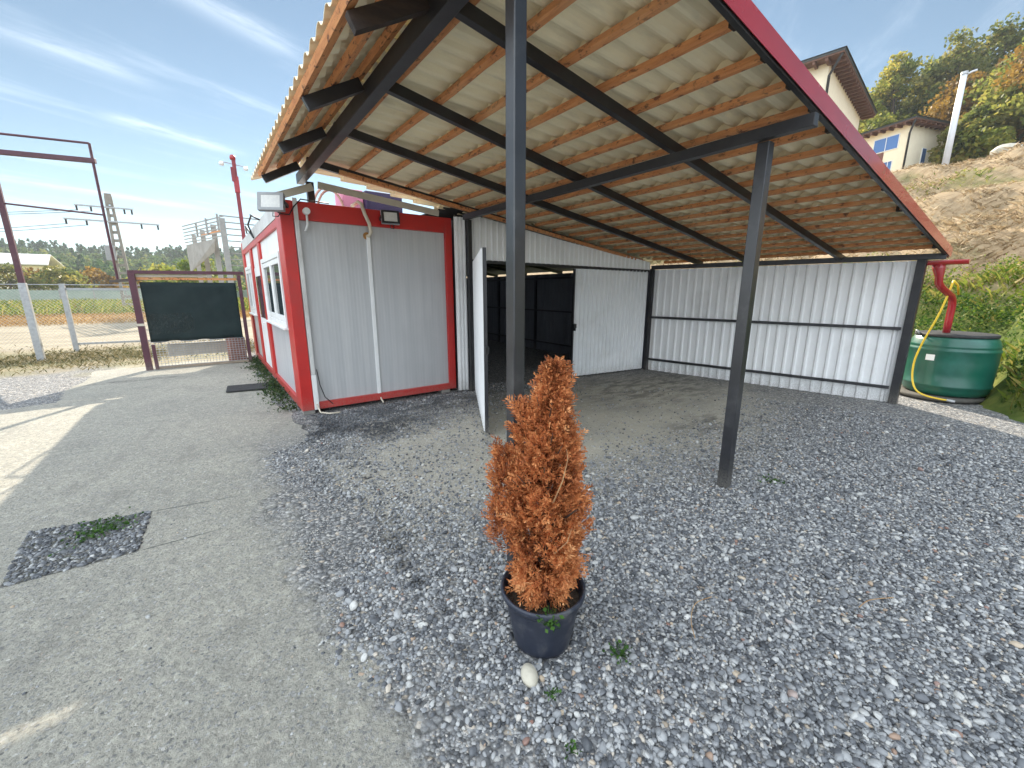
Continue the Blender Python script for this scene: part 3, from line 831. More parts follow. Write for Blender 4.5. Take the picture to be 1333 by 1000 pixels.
for X in BX:
    ye = 6.05 - 0.62 * (X - 1.3) / 6.5
    yv = verge(X) + .03
    mb = MB()
    n_ = 10
    off = [pr.uniform(-.009, .009) for _ in range(n_ + 1)]
    wane = [pr.uniform(-.008, .006) for _ in range(n_ + 1)]
    for k in range(n_):
        a, b_ = yv + (ye - yv) * k / n_, yv + (ye - yv) * (k + 1) / n_
        p0 = (X + off[k], a, zb(X) + .022); p1 = (X + off[k + 1], b_, zb(X) + .022)
        P_ = []
        for (px, py, pz) in (p0, p1):
            wv_ = wane[k] if (px, py) == p0[:2] else wane[k + 1]
            P_.append([(px - .026, py, pz - .012), (px - .016 - wv_, py, pz - .022), (px + .018 + wv_, py, pz - .026), (px + .028, py, pz - .016), (px + .028, py, pz + .018), (px - .026, py, pz + .022), (px - .026, py, pz - .012)])
        mb.grid(P_)
    mb.build('batten', M_wood, car)
    MB().box((X - .031, yv - .03, zb(X) - .006), (X + .031, yv + .02 + pr.uniform(0, .07), zb(X) + .046)).build('batten_end', M_brownblack, car)
zl = lambda X: zb(RX) - 0.50 * (RX - X)            # short wing left of the ridge
for X in (0.745, 0.95, 1.14):
    MB().beam((X, 1.40, zl(X) + .012), (X, 6.05, zl(X) + .012), 0.055, 0.042, up=(-.45, 0, .9)).build('batten', M_wood, car)
MB().beam((1.6, 5.90, zu(1.6) + .02), (7.4, 5.50, zu(7.4) + .02), 0.05, 0.05).build('batten', M_wood, car)
# tile-profile sheets: waves along Y, a step at every batten
ys = np.arange(1.20, 6.655, 0.0229)  # far end drawn out to block sun through the cabin roof gap
def wave(y_): return 0.024 * math.copysign(abs(math.cos(2 * math.pi * y_ / 0.183)) ** 0.75, math.cos(2 * math.pi * y_ / 0.183))
rows = []
for i, X in enumerate([RX + .02] + [x_ + .031 for x_ in BX]):
    Xn = BX[i] + .031 if i < len(BX) else X + .34
    base = lambda x_: zb(x_) + .0605
    if i == 0: seq = [(X, .012), (Xn, .030)]
    else: seq = [(X + .001, -.010), ((X + Xn) / 2, .010), (Xn, .032)]
    for (xx, dz) in seq:
        rows.append([(xx, max(float(yy), verge(xx) + .012), base(xx) + dz + wave(max(yy, verge(xx)))) for yy in ys])
MB().grid(rows).build('roof_sheet', M_tile, car, smooth=False, thick=0.003)
rows = []
for k in range(3):
    Xa = RX - .01 - .18 * k; Xb = Xa - .18
    for (xx, dz) in ((Xa, -.004), (Xb, .022)):
        rows.append([(xx, max(float(yy), 1.33), zl(xx) + .068 + dz + wave(yy)) for yy in ys])
MB().grid(rows).build('roof_sheet', M_tile, car, thick=0.003)
MB().grid([[(RX - .16, y_, zl(RX - .16) + .115), (RX, y_, zb(RX) + .16), (RX + .16, y_, zb(RX + .16) + .115)] for y_ in (1.31, 3.7, 6.5)]).build('ridge_cap', M_tile, car, thick=0.004)
# red verge board along the near edge, with a folded top
va = [(X, verge(X)) for X in (1.25, 3.0, 5.0, 7.0, 8.47)]
rows = [[(X, y_ - .006, zb(X) - .032), (X, y_ - .008, zb(X) + .088), (X, y_ + .06, zb(X) + .094)] for X, y_ in va]
MB().grid(rows).build('verge_board', M_redgloss, car, thick=0.004)
MB().beam((1.24, 1.325, zl(1.24) + .03), (0.70, 1.325, zl(0.70) + .03), 0.012, 0.15).build('verge_board', M_redgloss, car)
# gutter: half round, plus swan-neck downpipe
gp = []
for y_ in (1.02, 2.2, 3.6, 4.9):
    xo = 8.50 - 0.165 * (y_ - 1.1); zo = 2.095
    gp.append([(xo + .062 * math.cos(a), y_, zo + .062 * math.sin(a)) for a in [math.pi + math.pi * k / 10 for k in range(11)]])
gu = MB().grid(gp).build('gutter', M_redgloss, car, smooth=True, thick=0.004)
MB().add([gp[0][k] for k in range(11)], [tuple(range(11))]).build('end_cap', M_redgloss, gu, thick=0.004)
dp = [(8.50, 1.31, 2.04), (8.50, 1.30, 1.98), (8.50, 1.28, 1.87), (8.51, 1.275, 1.79), (8.58, 1.255, 1.735), (8.78, 1.21, 1.655), (8.95, 1.175, 1.60), (9.04, 1.165, 1.54), (9.075, 1.16, 1.45), (9.09, 1.16, 1.25), (9.10, 1.16, 1.05)]
MB().tube(dp, [0.075, 0.068, 0.046, 0.045, 0.045, 0.045, 0.045, 0.045, 0.045, 0.045, 0.045], 14).build('downpipe', M_redgloss, car, smooth=True)
MB().beam((1.36, 6.02, 2.985), (3.0, 5.93, 2.80), 0.02, 0.085).build('trim_board', M_beige, car, bevel=0.003)
MB().beam((1.30, 6.03, 2.96), (0.70, 6.08, 2.735), 0.02, 0.085).build('trim_board', M_beige, car, bevel=0.003)


def corr(p0, p1, z0, z1, period=0.155, depth=0.022, flat=0.55):
    """trapezoidal sheet standing on the line p0-p1; ribs point to its left-hand side; z0, z1 numbers or functions of 0..1"""
    p0, p1 = np.array(p0, float), np.array(p1, float)
    Lw = np.linalg.norm(p1 - p0); d_ = (p1 - p0) / Lw; nrm = np.array([-d_[1], d_[0]])
    f0 = z0 if callable(z0) else (lambda s_: z0); f1 = z1 if callable(z1) else (lambda s_: z1)
    ss, dd = [0.0], [0.0]
    k = 0
    while k * period < Lw:
        b_ = k * period
        for a, h_ in ((flat, 0), (flat + .12, 1), (0.88, 1), (1.0, 0)):
            if b_ + a * period < Lw: ss.append(b_ + a * period); dd.append(h_ * depth)
        k += 1
    ss.append(Lw); dd.append(0)
    lo, hi = [], []
    for s_, h_ in zip(ss, dd):
        q = p0 + d_ * s_ + nrm * h_
        lo.append((q[0], q[1], f0(s_ / Lw))); hi.append((q[0], q[1], f1(s_ / Lw)))
    return MB().grid([lo, hi])
corr((7.62, 5.40), (8.315, 1.50), -0.03, 2.095, 0.15, -0.024, 0.58).build('wall_cladding', M_white, car, thick=0.002)
for z_ in (1.13, 0.24):
    MB().beam((7.575, 5.36, z_), (8.235, 1.52, z_), 0.04, 0.045).build('wall_rail', M_black, car, bevel=0.003)

# ------------------------------------------------------------------ sheet metal shed behind the carport
shed = thing('metal_shed', (5.5, 9.0, 0), 'white corrugated metal shed with a double door, one leaf standing open', 'shed')
q0, q1 = np.array([3.29, 6.03]), np.array([7.56, 5.435])
at = lambda X: (X, 6.03 - (X - 3.29) * 0.1393)
rt_ = lambda X: zu(X) - .005
corr(at(3.30), at(3.49), 0.02, 2.80, 0.06, -.02, 0.5).build('side_strip', M_white, shed, thick=0.002)
Xa, Xb = 3.56, 7.54
corr(at(Xa), at(Xb), lambda s_: 2.165 - .075 * s_, lambda s_: rt_(Xa + (Xb - Xa) * s_) + .03, 0.105, -.020, 0.6).build('upper_cladding', M_white, shed, thick=0.002)
MB().beam((*at(3.56), 2.145), (*at(7.5), 2.07), 0.04, 0.05).build('door_lintel', M_black, shed)
ld = corr(at(5.62), at(7.50), 0.03, 2.075, 0.098, -.021, 0.58).build('door_leaf', M_white_d, shed, thick=0.002)
ld['label'] = 'closed white corrugated door leaf'
MB().beam((*at(5.63), 0.03), (*at(5.63), 2.07), 0.03, 0.04, up=(0, 1, 0)).build('leaf_frame', M_black, ld)
MB().box((5.60, 5.63, 0.98), (5.66, 5.70, 1.06)).box((5.615, 5.62, 0.93), (5.635, 5.68, 0.98)).build('latch', M_black, ld)
h0 = np.array([3.60, 5.97]); h1 = np.array([2.49, 3.93])
dd_ = (h1 - h0) / np.linalg.norm(h1 - h0); nn_ = np.array([-dd_[1], dd_[0]])
lo_ = corr(h0, h1, 0.03, 2.13, 0.098, -0.010, 0.62).build('door_leaf', M_white_d, shed, thick=0.002)
lo_['label'] = 'white door leaf swung open towards the yard'
fr = MB()
c0, c1 = h0 + nn_ * .022, h1 + nn_ * .022
for z_ in (0.05, 1.05, 2.11): fr.beam((*c0, z_), (*c1, z_), 0.035, 0.035)
for c_ in (c0, c1): fr.beam((*c_, 0.03), (*c_, 2.13), 0.04, 0.036, up=(dd_[0], dd_[1], 0))
fr.build('leaf_frame', M_black, lo_)
hx_ = h1 + nn_ * .03
MB().box((hx_[0] - .03, hx_[1] - .03, 0.98), (hx_[0] + .02, hx_[1] + .0, 1.06)).build('latch', M_black, lo_)
# inside: right wall, back wall, left wall, roof
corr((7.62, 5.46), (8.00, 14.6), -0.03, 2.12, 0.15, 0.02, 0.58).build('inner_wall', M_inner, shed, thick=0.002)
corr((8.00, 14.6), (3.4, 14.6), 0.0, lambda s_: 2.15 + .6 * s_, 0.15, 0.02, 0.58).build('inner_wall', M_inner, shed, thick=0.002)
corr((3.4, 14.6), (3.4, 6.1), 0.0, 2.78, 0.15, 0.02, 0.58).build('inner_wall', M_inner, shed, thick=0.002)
for z_ in (1.13, 0.24): MB().beam((7.58, 5.55, z_), (7.95, 14.5, z_), 0.04, 0.045).build('wall_rail', M_black, shed)
MB().beam((7.58, 5.55, 2.00), (7.95, 14.5, 2.00), 0.05, 0.05).build('wall_rail', M_black, shed)
for y_ in (7.4, 9.4, 11.4): MB().box((7.56 + (y_ - 5.46) * .0416, y_ - .035, 0), (7.63 + (y_ - 5.46) * .0416, y_ + .035, 2.1)).build('wall_post', M_black, shed)
for y_ in (7.2, 8.8, 10.4, 12.0): MB().beam((3.5, y_, zu(3.5) + .04), (8.2, y_, zu(8.2) + .04), 0.055, 0.08).build('rafter', M_black, shed)
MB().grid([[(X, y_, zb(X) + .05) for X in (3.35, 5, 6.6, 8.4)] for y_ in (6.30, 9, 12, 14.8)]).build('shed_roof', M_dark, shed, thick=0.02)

# ------------------------------------------------------------------ rain barrel
BXc, BYc = 9.42, 1.09
bar = thing('rain_barrel', (BXc, BYc, 0), 'big green plastic rain drum with a black lid under the red downpipe', 'barrel')
prof = [(r_ * 1.06, z_) for r_, z_ in [(0.0, 0.09), (0.40, 0.09), (0.445, 0.11), (0.468, 0.17), (0.475, 0.22), (0.488, 0.235), (0.490, 0.26), (0.479, 0.275), (0.485, 0.45), (0.487, 0.60), (0.482, 0.76),
        (0.490, 0.775), (0.491, 0.80), (0.478, 0.815), (0.476, 0.84), (0.482, 0.85), (0.474, 0.868), (0.458, 0.93), (0.425, 0.985), (0.408, 1.00), (0.40, 1.01), (0.40, 1.03)]]
MB().lathe(prof, (BXc, BYc, 0), 56).build('drum', M_barrel, bar, smooth=True)
MB().lathe([(0.0, 1.042), (0.424, 1.036), (0.452, 1.032), (0.464, 1.025), (0.466, 0.99), (0.458, 0.985), (0.435, 0.985)], (BXc, BYc, 0), 56).build('lid', M_rubber, bar, smooth=True)
hd_ = MB()
for a in (205, 215): pass
hx2, hy2 = BXc - .30, BYc + .36
hd_.tube([(hx2, hy2, 1.0), (hx2 - .03, hy2 + .03, 1.06), (hx2 + .06, hy2 + .06, 1.06), (hx2 + .07, hy2 + .04, 1.0)], 0.012, 8)
hd_.build('lid_clamp', M_galv, bar, smooth=True)
side_patch = MB()
aa = [R(196 + k * 3 - 40) for k in range(5)]
side_patch.grid([[(BXc + .5185 * math.cos(a), BYc + .5185 * math.sin(a), z_) for a in aa] for z_ in (0.63, 0.72)])
side_patch.build('white_patch', M_upvc, bar, smooth=True)  # small white patch on the side of the drum
M_tyre = mat('dusty_tyre', (0.075, 0.07, 0.062), (0.11, 0.10, 0.085), 6, 0.85, 0.2, 40)
tp = [(0.30, 0.0), (0.48, 0.005), (0.53, 0.03), (0.535, 0.06), (0.50, 0.085), (0.30, 0.088), (0.28, 0.05), (0.30, 0.0)]
tag(MB().lathe(tp, (BXc - .02, BYc + .06, 0), 40).build('old_tyre', M_tyre, loc=(BXc, BYc, 0), smooth=True), 'dusty grey tyre lying under the green drum', 'tyre')
hz = [(8.83, 1.17, 1.82), (8.80, 1.23, 1.38), (8.80, 1.30, 1.09), (8.83, 1.36, 0.86), (8.845, 1.40, 0.60), (8.83, 1.38, 0.34), (8.80, 1.31, 0.17), (8.80, 1.20, 0.10), (8.80, 1.04, 0.075), (8.82, 0.93, 0.07)]
def smooth_path(P_, k=6):
    out = []
    for i in range(len(P_) - 1):
        p0 = Vector(P_[max(i - 1, 0)]); p1 = Vector(P_[i]); p2 = Vector(P_[i + 1]); p3 = Vector(P_[min(i + 2, len(P_) - 1)])
        for j in range(k):
            t_ = j / k
            out.append(0.5 * ((2 * p1) + (p2 - p0) * t_ + (2 * p0 - 5 * p1 + 4 * p2 - p3) * t_ * t_ + (3 * p1 - p0 - 3 * p2 + p3) * t_ ** 3))
    out.append(Vector(P_[-1])); return out
hs = thing('garden_hose', (8.8, 1.2, 0), 'thin yellow hose hanging from the downpipe down the front of the green drum', 'hose')
MB().tube(smooth_path(hz), 0.013, 8).build('hose_line', M_hose, hs, smooth=True)
MB().tube([(8.81, 0.955, 0.071), (8.83, 0.87, 0.06)], 0.02, 10).build('nozzle', M_galv, hs)
MB().tube([(9.06, 1.12, 1.62), (8.95, 1.13, 1.75), (8.83, 1.17, 1.82)], 0.012, 8).build('hose_line', M_hose, hs, smooth=True)

# ------------------------------------------------------------------ pot and dead conifer
PX, PY = 1.14, 1.30
pot = thing('plant_pot', (PX, PY, 0), 'blue-black plastic nursery pot standing on the gravel', 'pot')
MB().lathe([(0.0, 0.004), (0.130, 0.004), (0.140, 0.010), (0.1435, 0.03), (0.178, 0.235), (0.181, 0.262), (0.197, 0.268), (0.203, 0.276), (0.204, 0.296), (0.198, 0.303), (0.190, 0.300), (0.186, 0.285), (0.176, 0.24)], (PX, PY, 0), 64).build('pot_body', M_pot, pot, smooth=True)
so = MB(); rowsS = []
for i in range(7):
    rowsS.append([((PX + .178 * i / 6 * math.cos(2 * math.pi * k / 28)), PY + .178 * i / 6 * math.sin(2 * math.pi * k / 28), 0.235 + random.uniform(-.008, .010)) for k in range(29)])
    rowsS[-1][28] = rowsS[-1][0]
so.grid(rowsS).build('soil', M_soil, pot, smooth=True)
tag(so and MB().lathe([(0.0, 0.0), (0.04, 0.0), (0.055, 0.012), (0.05, 0.028), (0.02, 0.038), (0, 0.04)], (0, 0, 0), 20).build('white_stone', M_stone, loc=(0, 0, 0), smooth=True), 'large pale rounded stone lying on the gravel in front of the pot', 'stone')
ws = bpy.data.objects['white_stone']; ws.location = (0.945, 1.155, 0.012); ws.scale = (0.68, 0.95, .85); ws.rotation_euler = (R(12), R(-8), R(-20))

camR = np.array([math.cos(hd), -math.sin(hd), 0.0]); camF = np.array([math.sin(hd), math.cos(hd), 0.0])
shrub = thing('dead_conifer', (PX, PY, 0.24), 'dead rust orange dwarf conifer in the black pot', 'shrub')
rs = np.random.default_rng(5)
zz = np.array([0.22, 0.32, 0.42, 0.55, 0.70, 0.80, 0.90, 0.98, 1.08, 1.16, 1.25, 1.36])
rrr = np.array([0.10, 0.140, 0.175, 0.208, 0.212, 0.198, 0.174, 0.150, 0.118, 0.090, 0.060, 0.012])
cxo = np.array([0.0, 0.0, 0.0, 0.0, 0.0, 0.0, 0.01, 0.015, 0.02, 0.025, 0.03, 0.03])
AV, AF, AVAR = [], [], []
nb = 0
def spray(base, dirv, L, nl, shade):
    """a feathery flat twig: scale leaflets fanned along a stem"""
    dirv = dirv / np.linalg.norm(dirv)
    side = np.cross(dirv, rs.normal(size=3)); side /= np.linalg.norm(side)
    nrm = np.cross(dirv, side)
    V, F, va_ = [], [], []
    for k in range(nl):
        s_ = (k + 0.3) / nl; sg = 1 if k % 2 else -1
        p = base + dirv * L * s_ + nrm * L * 0.12 * s_ * s_
        ld_ = dirv * 0.75 + side * sg * rs.uniform(0.45, 0.95) + nrm * rs.normal(0, .35); ld_ /= np.linalg.norm(ld_)
        ll = L * rs.uniform(0.28, 0.5) * (1.1 - 0.55 * s_); w_ = rs.uniform(0.0028, 0.0048)
        wv = np.cross(ld_, nrm + rs.normal(0, .4, 3)); wv /= np.linalg.norm(wv)
        i0 = len(V)
        V += [p, p + ld_ * ll * .45 + wv * w_, p + ld_ * ll, p + ld_ * ll * .45 - wv * w_]
        F.append((i0, i0 + 1, i0 + 2, i0 + 3)); va_.append(np.clip(shade + rs.normal(0, .12) + .18 * s_, 0, 1))
    # sub leaflets off each leaflet tip
    return V, F, va_
def put_spray(*a):
    global nb
    V, F, va_ = spray(*a)
    AV.extend(V); AF.extend([tuple(i + nb for i in f) for f in F]); AVAR.extend(va_); nb += len(V)
lobes = [(None, 1.0, 3400)]
def crown_pts(n, zlo, zhi, rf, xf, c0):
    for _ in range(n):
        z_ = rs.uniform(zlo, zhi); a = rs.uniform(0, 2 * math.pi)
        lob = 0.86 + 0.14 * math.sin(a * 5 + z_ * 9) + 0.10 * math.sin(a * 3 - z_ * 21) + .06 * math.sin(z_ * 55 + a * 2)
        r_ = rf(z_) * lob * math.sqrt(rs.uniform(0.25, 1.0))
        out = np.array([math.cos(a), math.sin(a), 0])
        base = c0 + camR * xf(z_) + out * r_ + np.array([0, 0, z_])
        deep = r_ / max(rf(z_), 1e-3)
        dv = out * rs.uniform(0.35, 0.9) + np.array([0, 0, rs.uniform(0.5, 1.25)]) + rs.normal(0, .22, 3)
        if z_ < .48 and rs.random() < .6: dv = out * .5 + np.array([0, 0, rs.uniform(-.9, .2)]) + rs.normal(0, .2, 3)
        u_ = a / 6.2832 * 9
        cn_ = float(vnoise(np.array([u_ + 11.0]), np.array([z_ * 7.0 + 3]), 1.0, 91)[0]) * .6 + float(vnoise(np.array([u_ * 2.3 + 11.0]), np.array([z_ * 13.0 + 3]), 1.0, 92)[0]) * .4
        if deep > .55 and cn_ < .40 and rs.random() < .85: continue
        if deep < .55: sh_ = .02 + .2 * deep  # inner sprays coloured darker: crown shade put into the leaf tone
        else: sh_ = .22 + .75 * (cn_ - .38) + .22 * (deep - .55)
        big = rs.random() < .22
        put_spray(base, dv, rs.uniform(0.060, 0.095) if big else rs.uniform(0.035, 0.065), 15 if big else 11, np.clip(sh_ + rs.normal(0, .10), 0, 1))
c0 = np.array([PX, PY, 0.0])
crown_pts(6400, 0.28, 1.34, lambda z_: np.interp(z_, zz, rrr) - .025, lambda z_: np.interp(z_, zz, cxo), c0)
# second, lower leader to the left, and a few stray tips
crown_pts(560, 0.50, 0.98, lambda z_: np.interp(z_, [.5, .7, .85, .95, 1.0], [.075, .075, .055, .03, .01]), lambda z_: -0.175 - .03 * (z_ - .7), c0)
crown_pts(200, 1.02, 1.18, lambda z_: np.interp(z_, [1.02, 1.1, 1.2], [.05, .05, .015]), lambda z_: -0.085, c0)
me = np_mesh('foliage', np.array(AV) - np.array(ORG[shrub.name]), np.array(AF), M_thuja, var=AVAR)
add_obj('foliage', me, shrub)
st_ = MB()
st_.tube([(PX, PY, 0.22), (PX + .01, PY, .6), (PX + .02, PY - .01, 1.0), (PX + .026, PY - .015, 1.27)], [0.016, 0.013, 0.008, 0.003], 8)
st_.tube([(PX - .01, PY, 0.24), (PX - .07, PY + .05, .5), (PX - .12, PY + .09, .75), (PX - .14, PY + .10, .93)], [0.012, 0.009, 0.006, 0.002], 7)
for k in range(40):
    z_ = rs.uniform(.3, 1.15); a = rs.uniform(0, 6.28); r_ = np.interp(z_, zz, rrr) * .85
    st_.tube([(PX + .012, PY, z_ - .06), (PX + math.cos(a) * r_ * .5, PY + math.sin(a) * r_ * .5, z_ + .0), (PX + math.cos(a) * r_, PY + math.sin(a) * r_, z_ + .1)], [0.005, 0.0035, 0.0015], 5, cap=False)
st_.build('trunk', M_bark, shrub, smooth=True)
def cr(u, z_, f=-.19): return tuple(c0 + camR * u + camF * f + np.array([0, 0, z_]))
tw = MB()
tw.tube([cr(.02, .82, -.17), cr(.055, .93, -.19), cr(.075, 1.02, -.18), cr(.07, 1.06, -.17)], [0.0028, 0.0022, 0.0016, 0.001], 5)
tw.tube([cr(.03, .60, -.19), cr(.08, .66, -.20), cr(.10, .72, -.19)], [0.002, 0.0018, 0.001], 5)
tw.build('dry_twig', M_twig, shrub)


def weed(name, loc, n, size, spread, h, label, cat, group=None, seed=1, mat_=None):
    rs_ = np.random.default_rng(seed)
    P_ = np.column_stack([rs_.normal(0, spread, n), rs_.normal(0, spread, n), np.abs(rs_.normal(h * .5, h * .35, n))])
    V, F = leaves(P_, rs_.uniform(.7, 1.3, n) * size, rs_, .8, up=(0, 0, .3))
    W_ = np.column_stack([rs_.normal(0, .0012, n), rs_.normal(0, .0012, n), np.zeros(n)]) + 1e-4
    Z_ = np.zeros((n, 3)) - np.array([0, 0, .006])
    V2 = np.stack([Z_ - W_, Z_ + W_, P_ + W_, P_ - W_], 1).reshape(-1, 3)
    V = np.concatenate([V, V2]); F = np.concatenate([F, np.arange(4 * n).reshape(-1, 4) + 4 * n])
    me_ = np_mesh(name, V, F, mat_ or M_weed, var=np.concatenate([rs_.random(n), np.full(n, .3)]))
    return tag(add_obj(name, me_, loc=loc), label, cat, group)
pf = c0 + camF * -.155
weed('pot_weed', (pf[0] + .02, pf[1] - .01, .235), 46, 0.022, 0.022, 0.07, 'bright green weed spilling over the front rim of the pot', 'weed', seed=3)
V = bpy.data.objects['pot_weed']
V.location = tuple(c0 + camF * -.19 + camR * .022 + np.array([0, 0, .235]))
weed('gravel_weed', (1.36, .99, .012), 40, 0.020, 0.030, 0.035, 'small green weed in the gravel right of the pot', 'weed', 'weeds in the gravel', 4)
weed('gravel_weed', (0.97, 1.04, .012), 24, 0.014, 0.018, 0.02, 'tiny green sprout just below the pale stone', 'weed', 'weeds in the gravel', 5)
weed('gravel_weed', (0.88, .83, .012), 18, 0.014, 0.016, 0.02, 'tiny green sprout in the gravel at the bottom edge of the picture', 'weed', 'weeds in the gravel', 6)
weed('gravel_weed', (3.93, 1.36, .012), 40, 0.02, 0.06, 0.02, 'flat green weed in the gravel right of the leaning post', 'weed', 'weeds in the gravel', 7)
bw = weed('bed_weed', (-.80, 3.86, .02), 170, 0.022, 0.085, 0.025, '', '', None, 8)
del bw['label']; del bw['category']; kind(bw, 'stuff')

# weeds along the foot of the cabin
rs2 = np.random.default_rng(21)
n = 5200
yy = rs2.uniform(6.35, 12.0, n); xx = 0.88 - np.abs(rs2.normal(0, 0.13, n)) * (0.6 + .9 * vnoise(yy * 0 + 3, yy, 1.7, 5))
ok_ = rs2.random(n) < np.clip(vnoise(yy * 0 + 1, yy, 2.1, 9) * 1.5, 0.15, 1)
P_ = np.column_stack([xx, yy, 0.02 + np.abs(rs2.normal(0, 0.05, n)) * np.clip(1 - (0.88 - xx) * 1.8, .2, 1)])[ok_]
V, F = leaves(P_, rs2.uniform(.018, .045, len(P_)), rs2, .75, up=(0, 0, .4))
M_ivy = leaf_mat('ivy_green', [(0.012, 0.028, 0.010), (0.025, 0.055, 0.016), (0.05, 0.09, 0.025), (0.10, 0.11, 0.05)], 0.25)
kind(add_obj('weeds', np_mesh('weeds', V, F, M_ivy, var=rs2.random(len(P_)))), 'stuff')

def stalk(P_, r_, lb):
    tag(MB().tube(smooth_path(P_, 5), r_, 5).build('dry_stalk', M_twig, loc=P_[0]), lb, 'stalk', 'dry stalks on the gravel')
stalk([(1.72, .83, .022), (1.80, .90, .034), (1.93, .95, .03), (2.06, .93, .02)], .0022, 'thin curved straw stalk on the gravel to the right of the pot')
stalk([(2.62, .42, .022), (2.72, .40, .03), (2.86, .33, .024)], .0024, 'short straw stalk on the open gravel at the right')
# doormat
MB_ = MB()
dm = [(0.10, 8.16), (0.72, 8.06), (0.76, 8.56), (0.14, 8.66)]
MB_.add([(x_, y_, 0.023) for x_, y_ in dm] + [(x_, y_, 0.045) for x_, y_ in dm], [(3, 2, 1, 0), (4, 5, 6, 7), (0, 1, 5, 4), (1, 2, 6, 5), (2, 3, 7, 6), (3, 0, 4, 7)])
tag(MB_.build('doormat', M_rubber, loc=(.43, 8.36, 0), bevel=0.006), 'black rubber mat lying on the path by the cabin side', 'doormat')

# ------------------------------------------------------------------ screened gate at the end of the path
GA, GB = np.array([-1.12, 11.60]), np.array([0.72, 11.55])
gd = (GB - GA) / np.linalg.norm(GB - GA); gl = np.linalg.norm(GB - GA)
gp_ = lambda s_, z_, o_=0.0: (GA[0] + gd[0] * s_ - gd[1] * o_, GA[1] + gd[1] * s_ + gd[0] * o_, z_)
gate = thing('screened_gate', (*((GA + GB) / 2), 0), 'dark red framed gate hung with dark green shade net over a wire grid', 'gate')
MB().beam(gp_(0, -.02), gp_(0, 2.02), 0.11, 0.11, up=(gd[0], gd[1], 0)).build('post', M_purple, gate, bevel=0.005)
MB().beam(gp_(.13, -.01), gp_(.13, .55), 0.06, 0.06, up=(gd[0], gd[1], 0)).build('post_stub', M_purple, gate, bevel=0.004)
MB().beam(gp_(gl, -.02), gp_(gl, 2.02), 0.07, 0.07, up=(gd[0], gd[1], 0)).build('post', M_purple, gate, bevel=0.005)
MB().beam(gp_(-.05, 2.045), gp_(gl + .1, 2.065), 0.10, 0.07).build('top_beam', M_purple, gate, bevel=0.004)
MB().beam(gp_(.06, 1.975, .03), gp_(1.25, 1.99, .03), 0.03, 0.05).build('pale_board', M_beige, gate)
MB().beam(gp_(.06, 1.92, .05), gp_(gl - .05, 1.93, .05), 0.05, 0.05).build('wood_rail', M_wood, gate)
MB().box((-.06, -.06, -.025), (.06, .06, .025), Matrix.Translation(gp_(0, .98)) @ Matrix.Rotation(math.atan2(gd[1], gd[0]), 4, 'Z')).build('latch_band', M_beige, gate)
nr_, nc_ = 14, 40
P_ = []
for i in range(nr_ + 1):
    z_ = 0.60 + 1.25 * i / nr_ + 0
    P_.append([gp_(.10 + (gl - .18) * k / nc_, z_ - .02 * math.sin(k * .5) * (i == 0), .02 + .006 * math.sin(k * .45 + i * .5) + .006 * math.sin(k * .21 - i)) for k in range(nc_ + 1)])
MB().grid(P_).build('shade_net', M_mesh_cloth, gate, smooth=True, thick=0.003)
gr_ = MB()
for k in range(30):
    s_ = .10 + (gl - .18) * k / 29; gr_.tube([gp_(s_, .06, -.012), gp_(s_, .60, -.012)], 0.0045, 5)
for k in range(11): gr_.tube([gp_(.08, .08 + .052 * k, -.02), gp_(gl - .05, .08 + .052 * k, -.02)], 0.0045, 5)
gr_.build('wire_grid', M_galv, gate)
MB().beam(gp_(.10, .05, 0), gp_(gl, .05, 0), 0.04, 0.05).build('bottom_rail', mat('dusty_rail', (0.30, 0.24, 0.18), None, 6, 0.8), gate)
tag(MB().box((-.55, -.04, .22), (.75, .04, .50), Matrix.Translation(gp_(.85, 0, .55)) @ Matrix.Rotation(R(8), 4, 'Z')).build('leaning_board', mat('pale_board', (0.50, 0.47, 0.40), (0.42, 0.39, 0.33), 5, 0.8), loc=gp_(.85, 0, .55), bevel=0.004), 'pale board seen through the wire grid at the foot of the gate', 'board')
tag(MB().lathe([(0.0, 0.0), (0.13, 0.0), (0.15, 0.1), (0.16, 0.16), (0.15, 0.16), (0.12, 0.02), (0, 0.02)], gp_(gl - .24, .62, .22), 20).build('green_basin', mat('turquoise_plastic', (0.02, 0.28, 0.20), None, 6, 0.4), loc=gp_(gl - .24, .62, .22), smooth=True), 'turquoise plastic basin at the lower right of the shade net', 'basin')
tag(MB().box((-.16, -.14, 0), (.16, .14, .60), Matrix.Translation(gp_(gl - .24, 0, .22)) @ Matrix.Rotation(R(14), 4, 'Z')).build('brick_stack', mat('dull_red_brick', (0.30, 0.13, 0.09), (0.22, 0.10, 0.07), 12, 0.9), loc=gp_(gl - .24, 0, .22), bevel=0.01), 'dull red brick pier carrying the turquoise basin', 'brick stack')

# ------------------------------------------------------------------ gantry, fence
gan = thing('gate_gantry', (-3.38, 14.83, 0), 'tall purple red steel gantry with a galvanised lower post beside the fence', 'gantry')
MB().box((-3.43, 14.78, 1.85), (-3.33, 14.88, 4.66)).build('upper_post', M_purple, gan, bevel=0.004)
MB().box((-3.445, 14.765, -.02), (-3.315, 14.895, 1.85)).build('lower_post', M_galv, gan, bevel=0.004)
MB().beam((-6.5, 15.5, 4.66), (-1.62, 14.4, 4.66), 0.10, 0.10).build('crossbeam', M_purple, gan, bevel=0.004)
MB().tube([(-6.5, 15.5, 5.05), (-1.67, 14.4, 5.03)], 0.025, 8).build('upper_rail', M_purple, gan)
MB().tube([(-1.67, 14.4, 5.03), (-1.66, 14.4, 1.92)], 0.028, 8).build('hanger_rod', M_purple, gan)
MB().tube([(-3.6, 14.9, 3.62), (-1.67, 14.4, 3.46)], 0.02, 8).build('lower_rail', M_purple, gan)
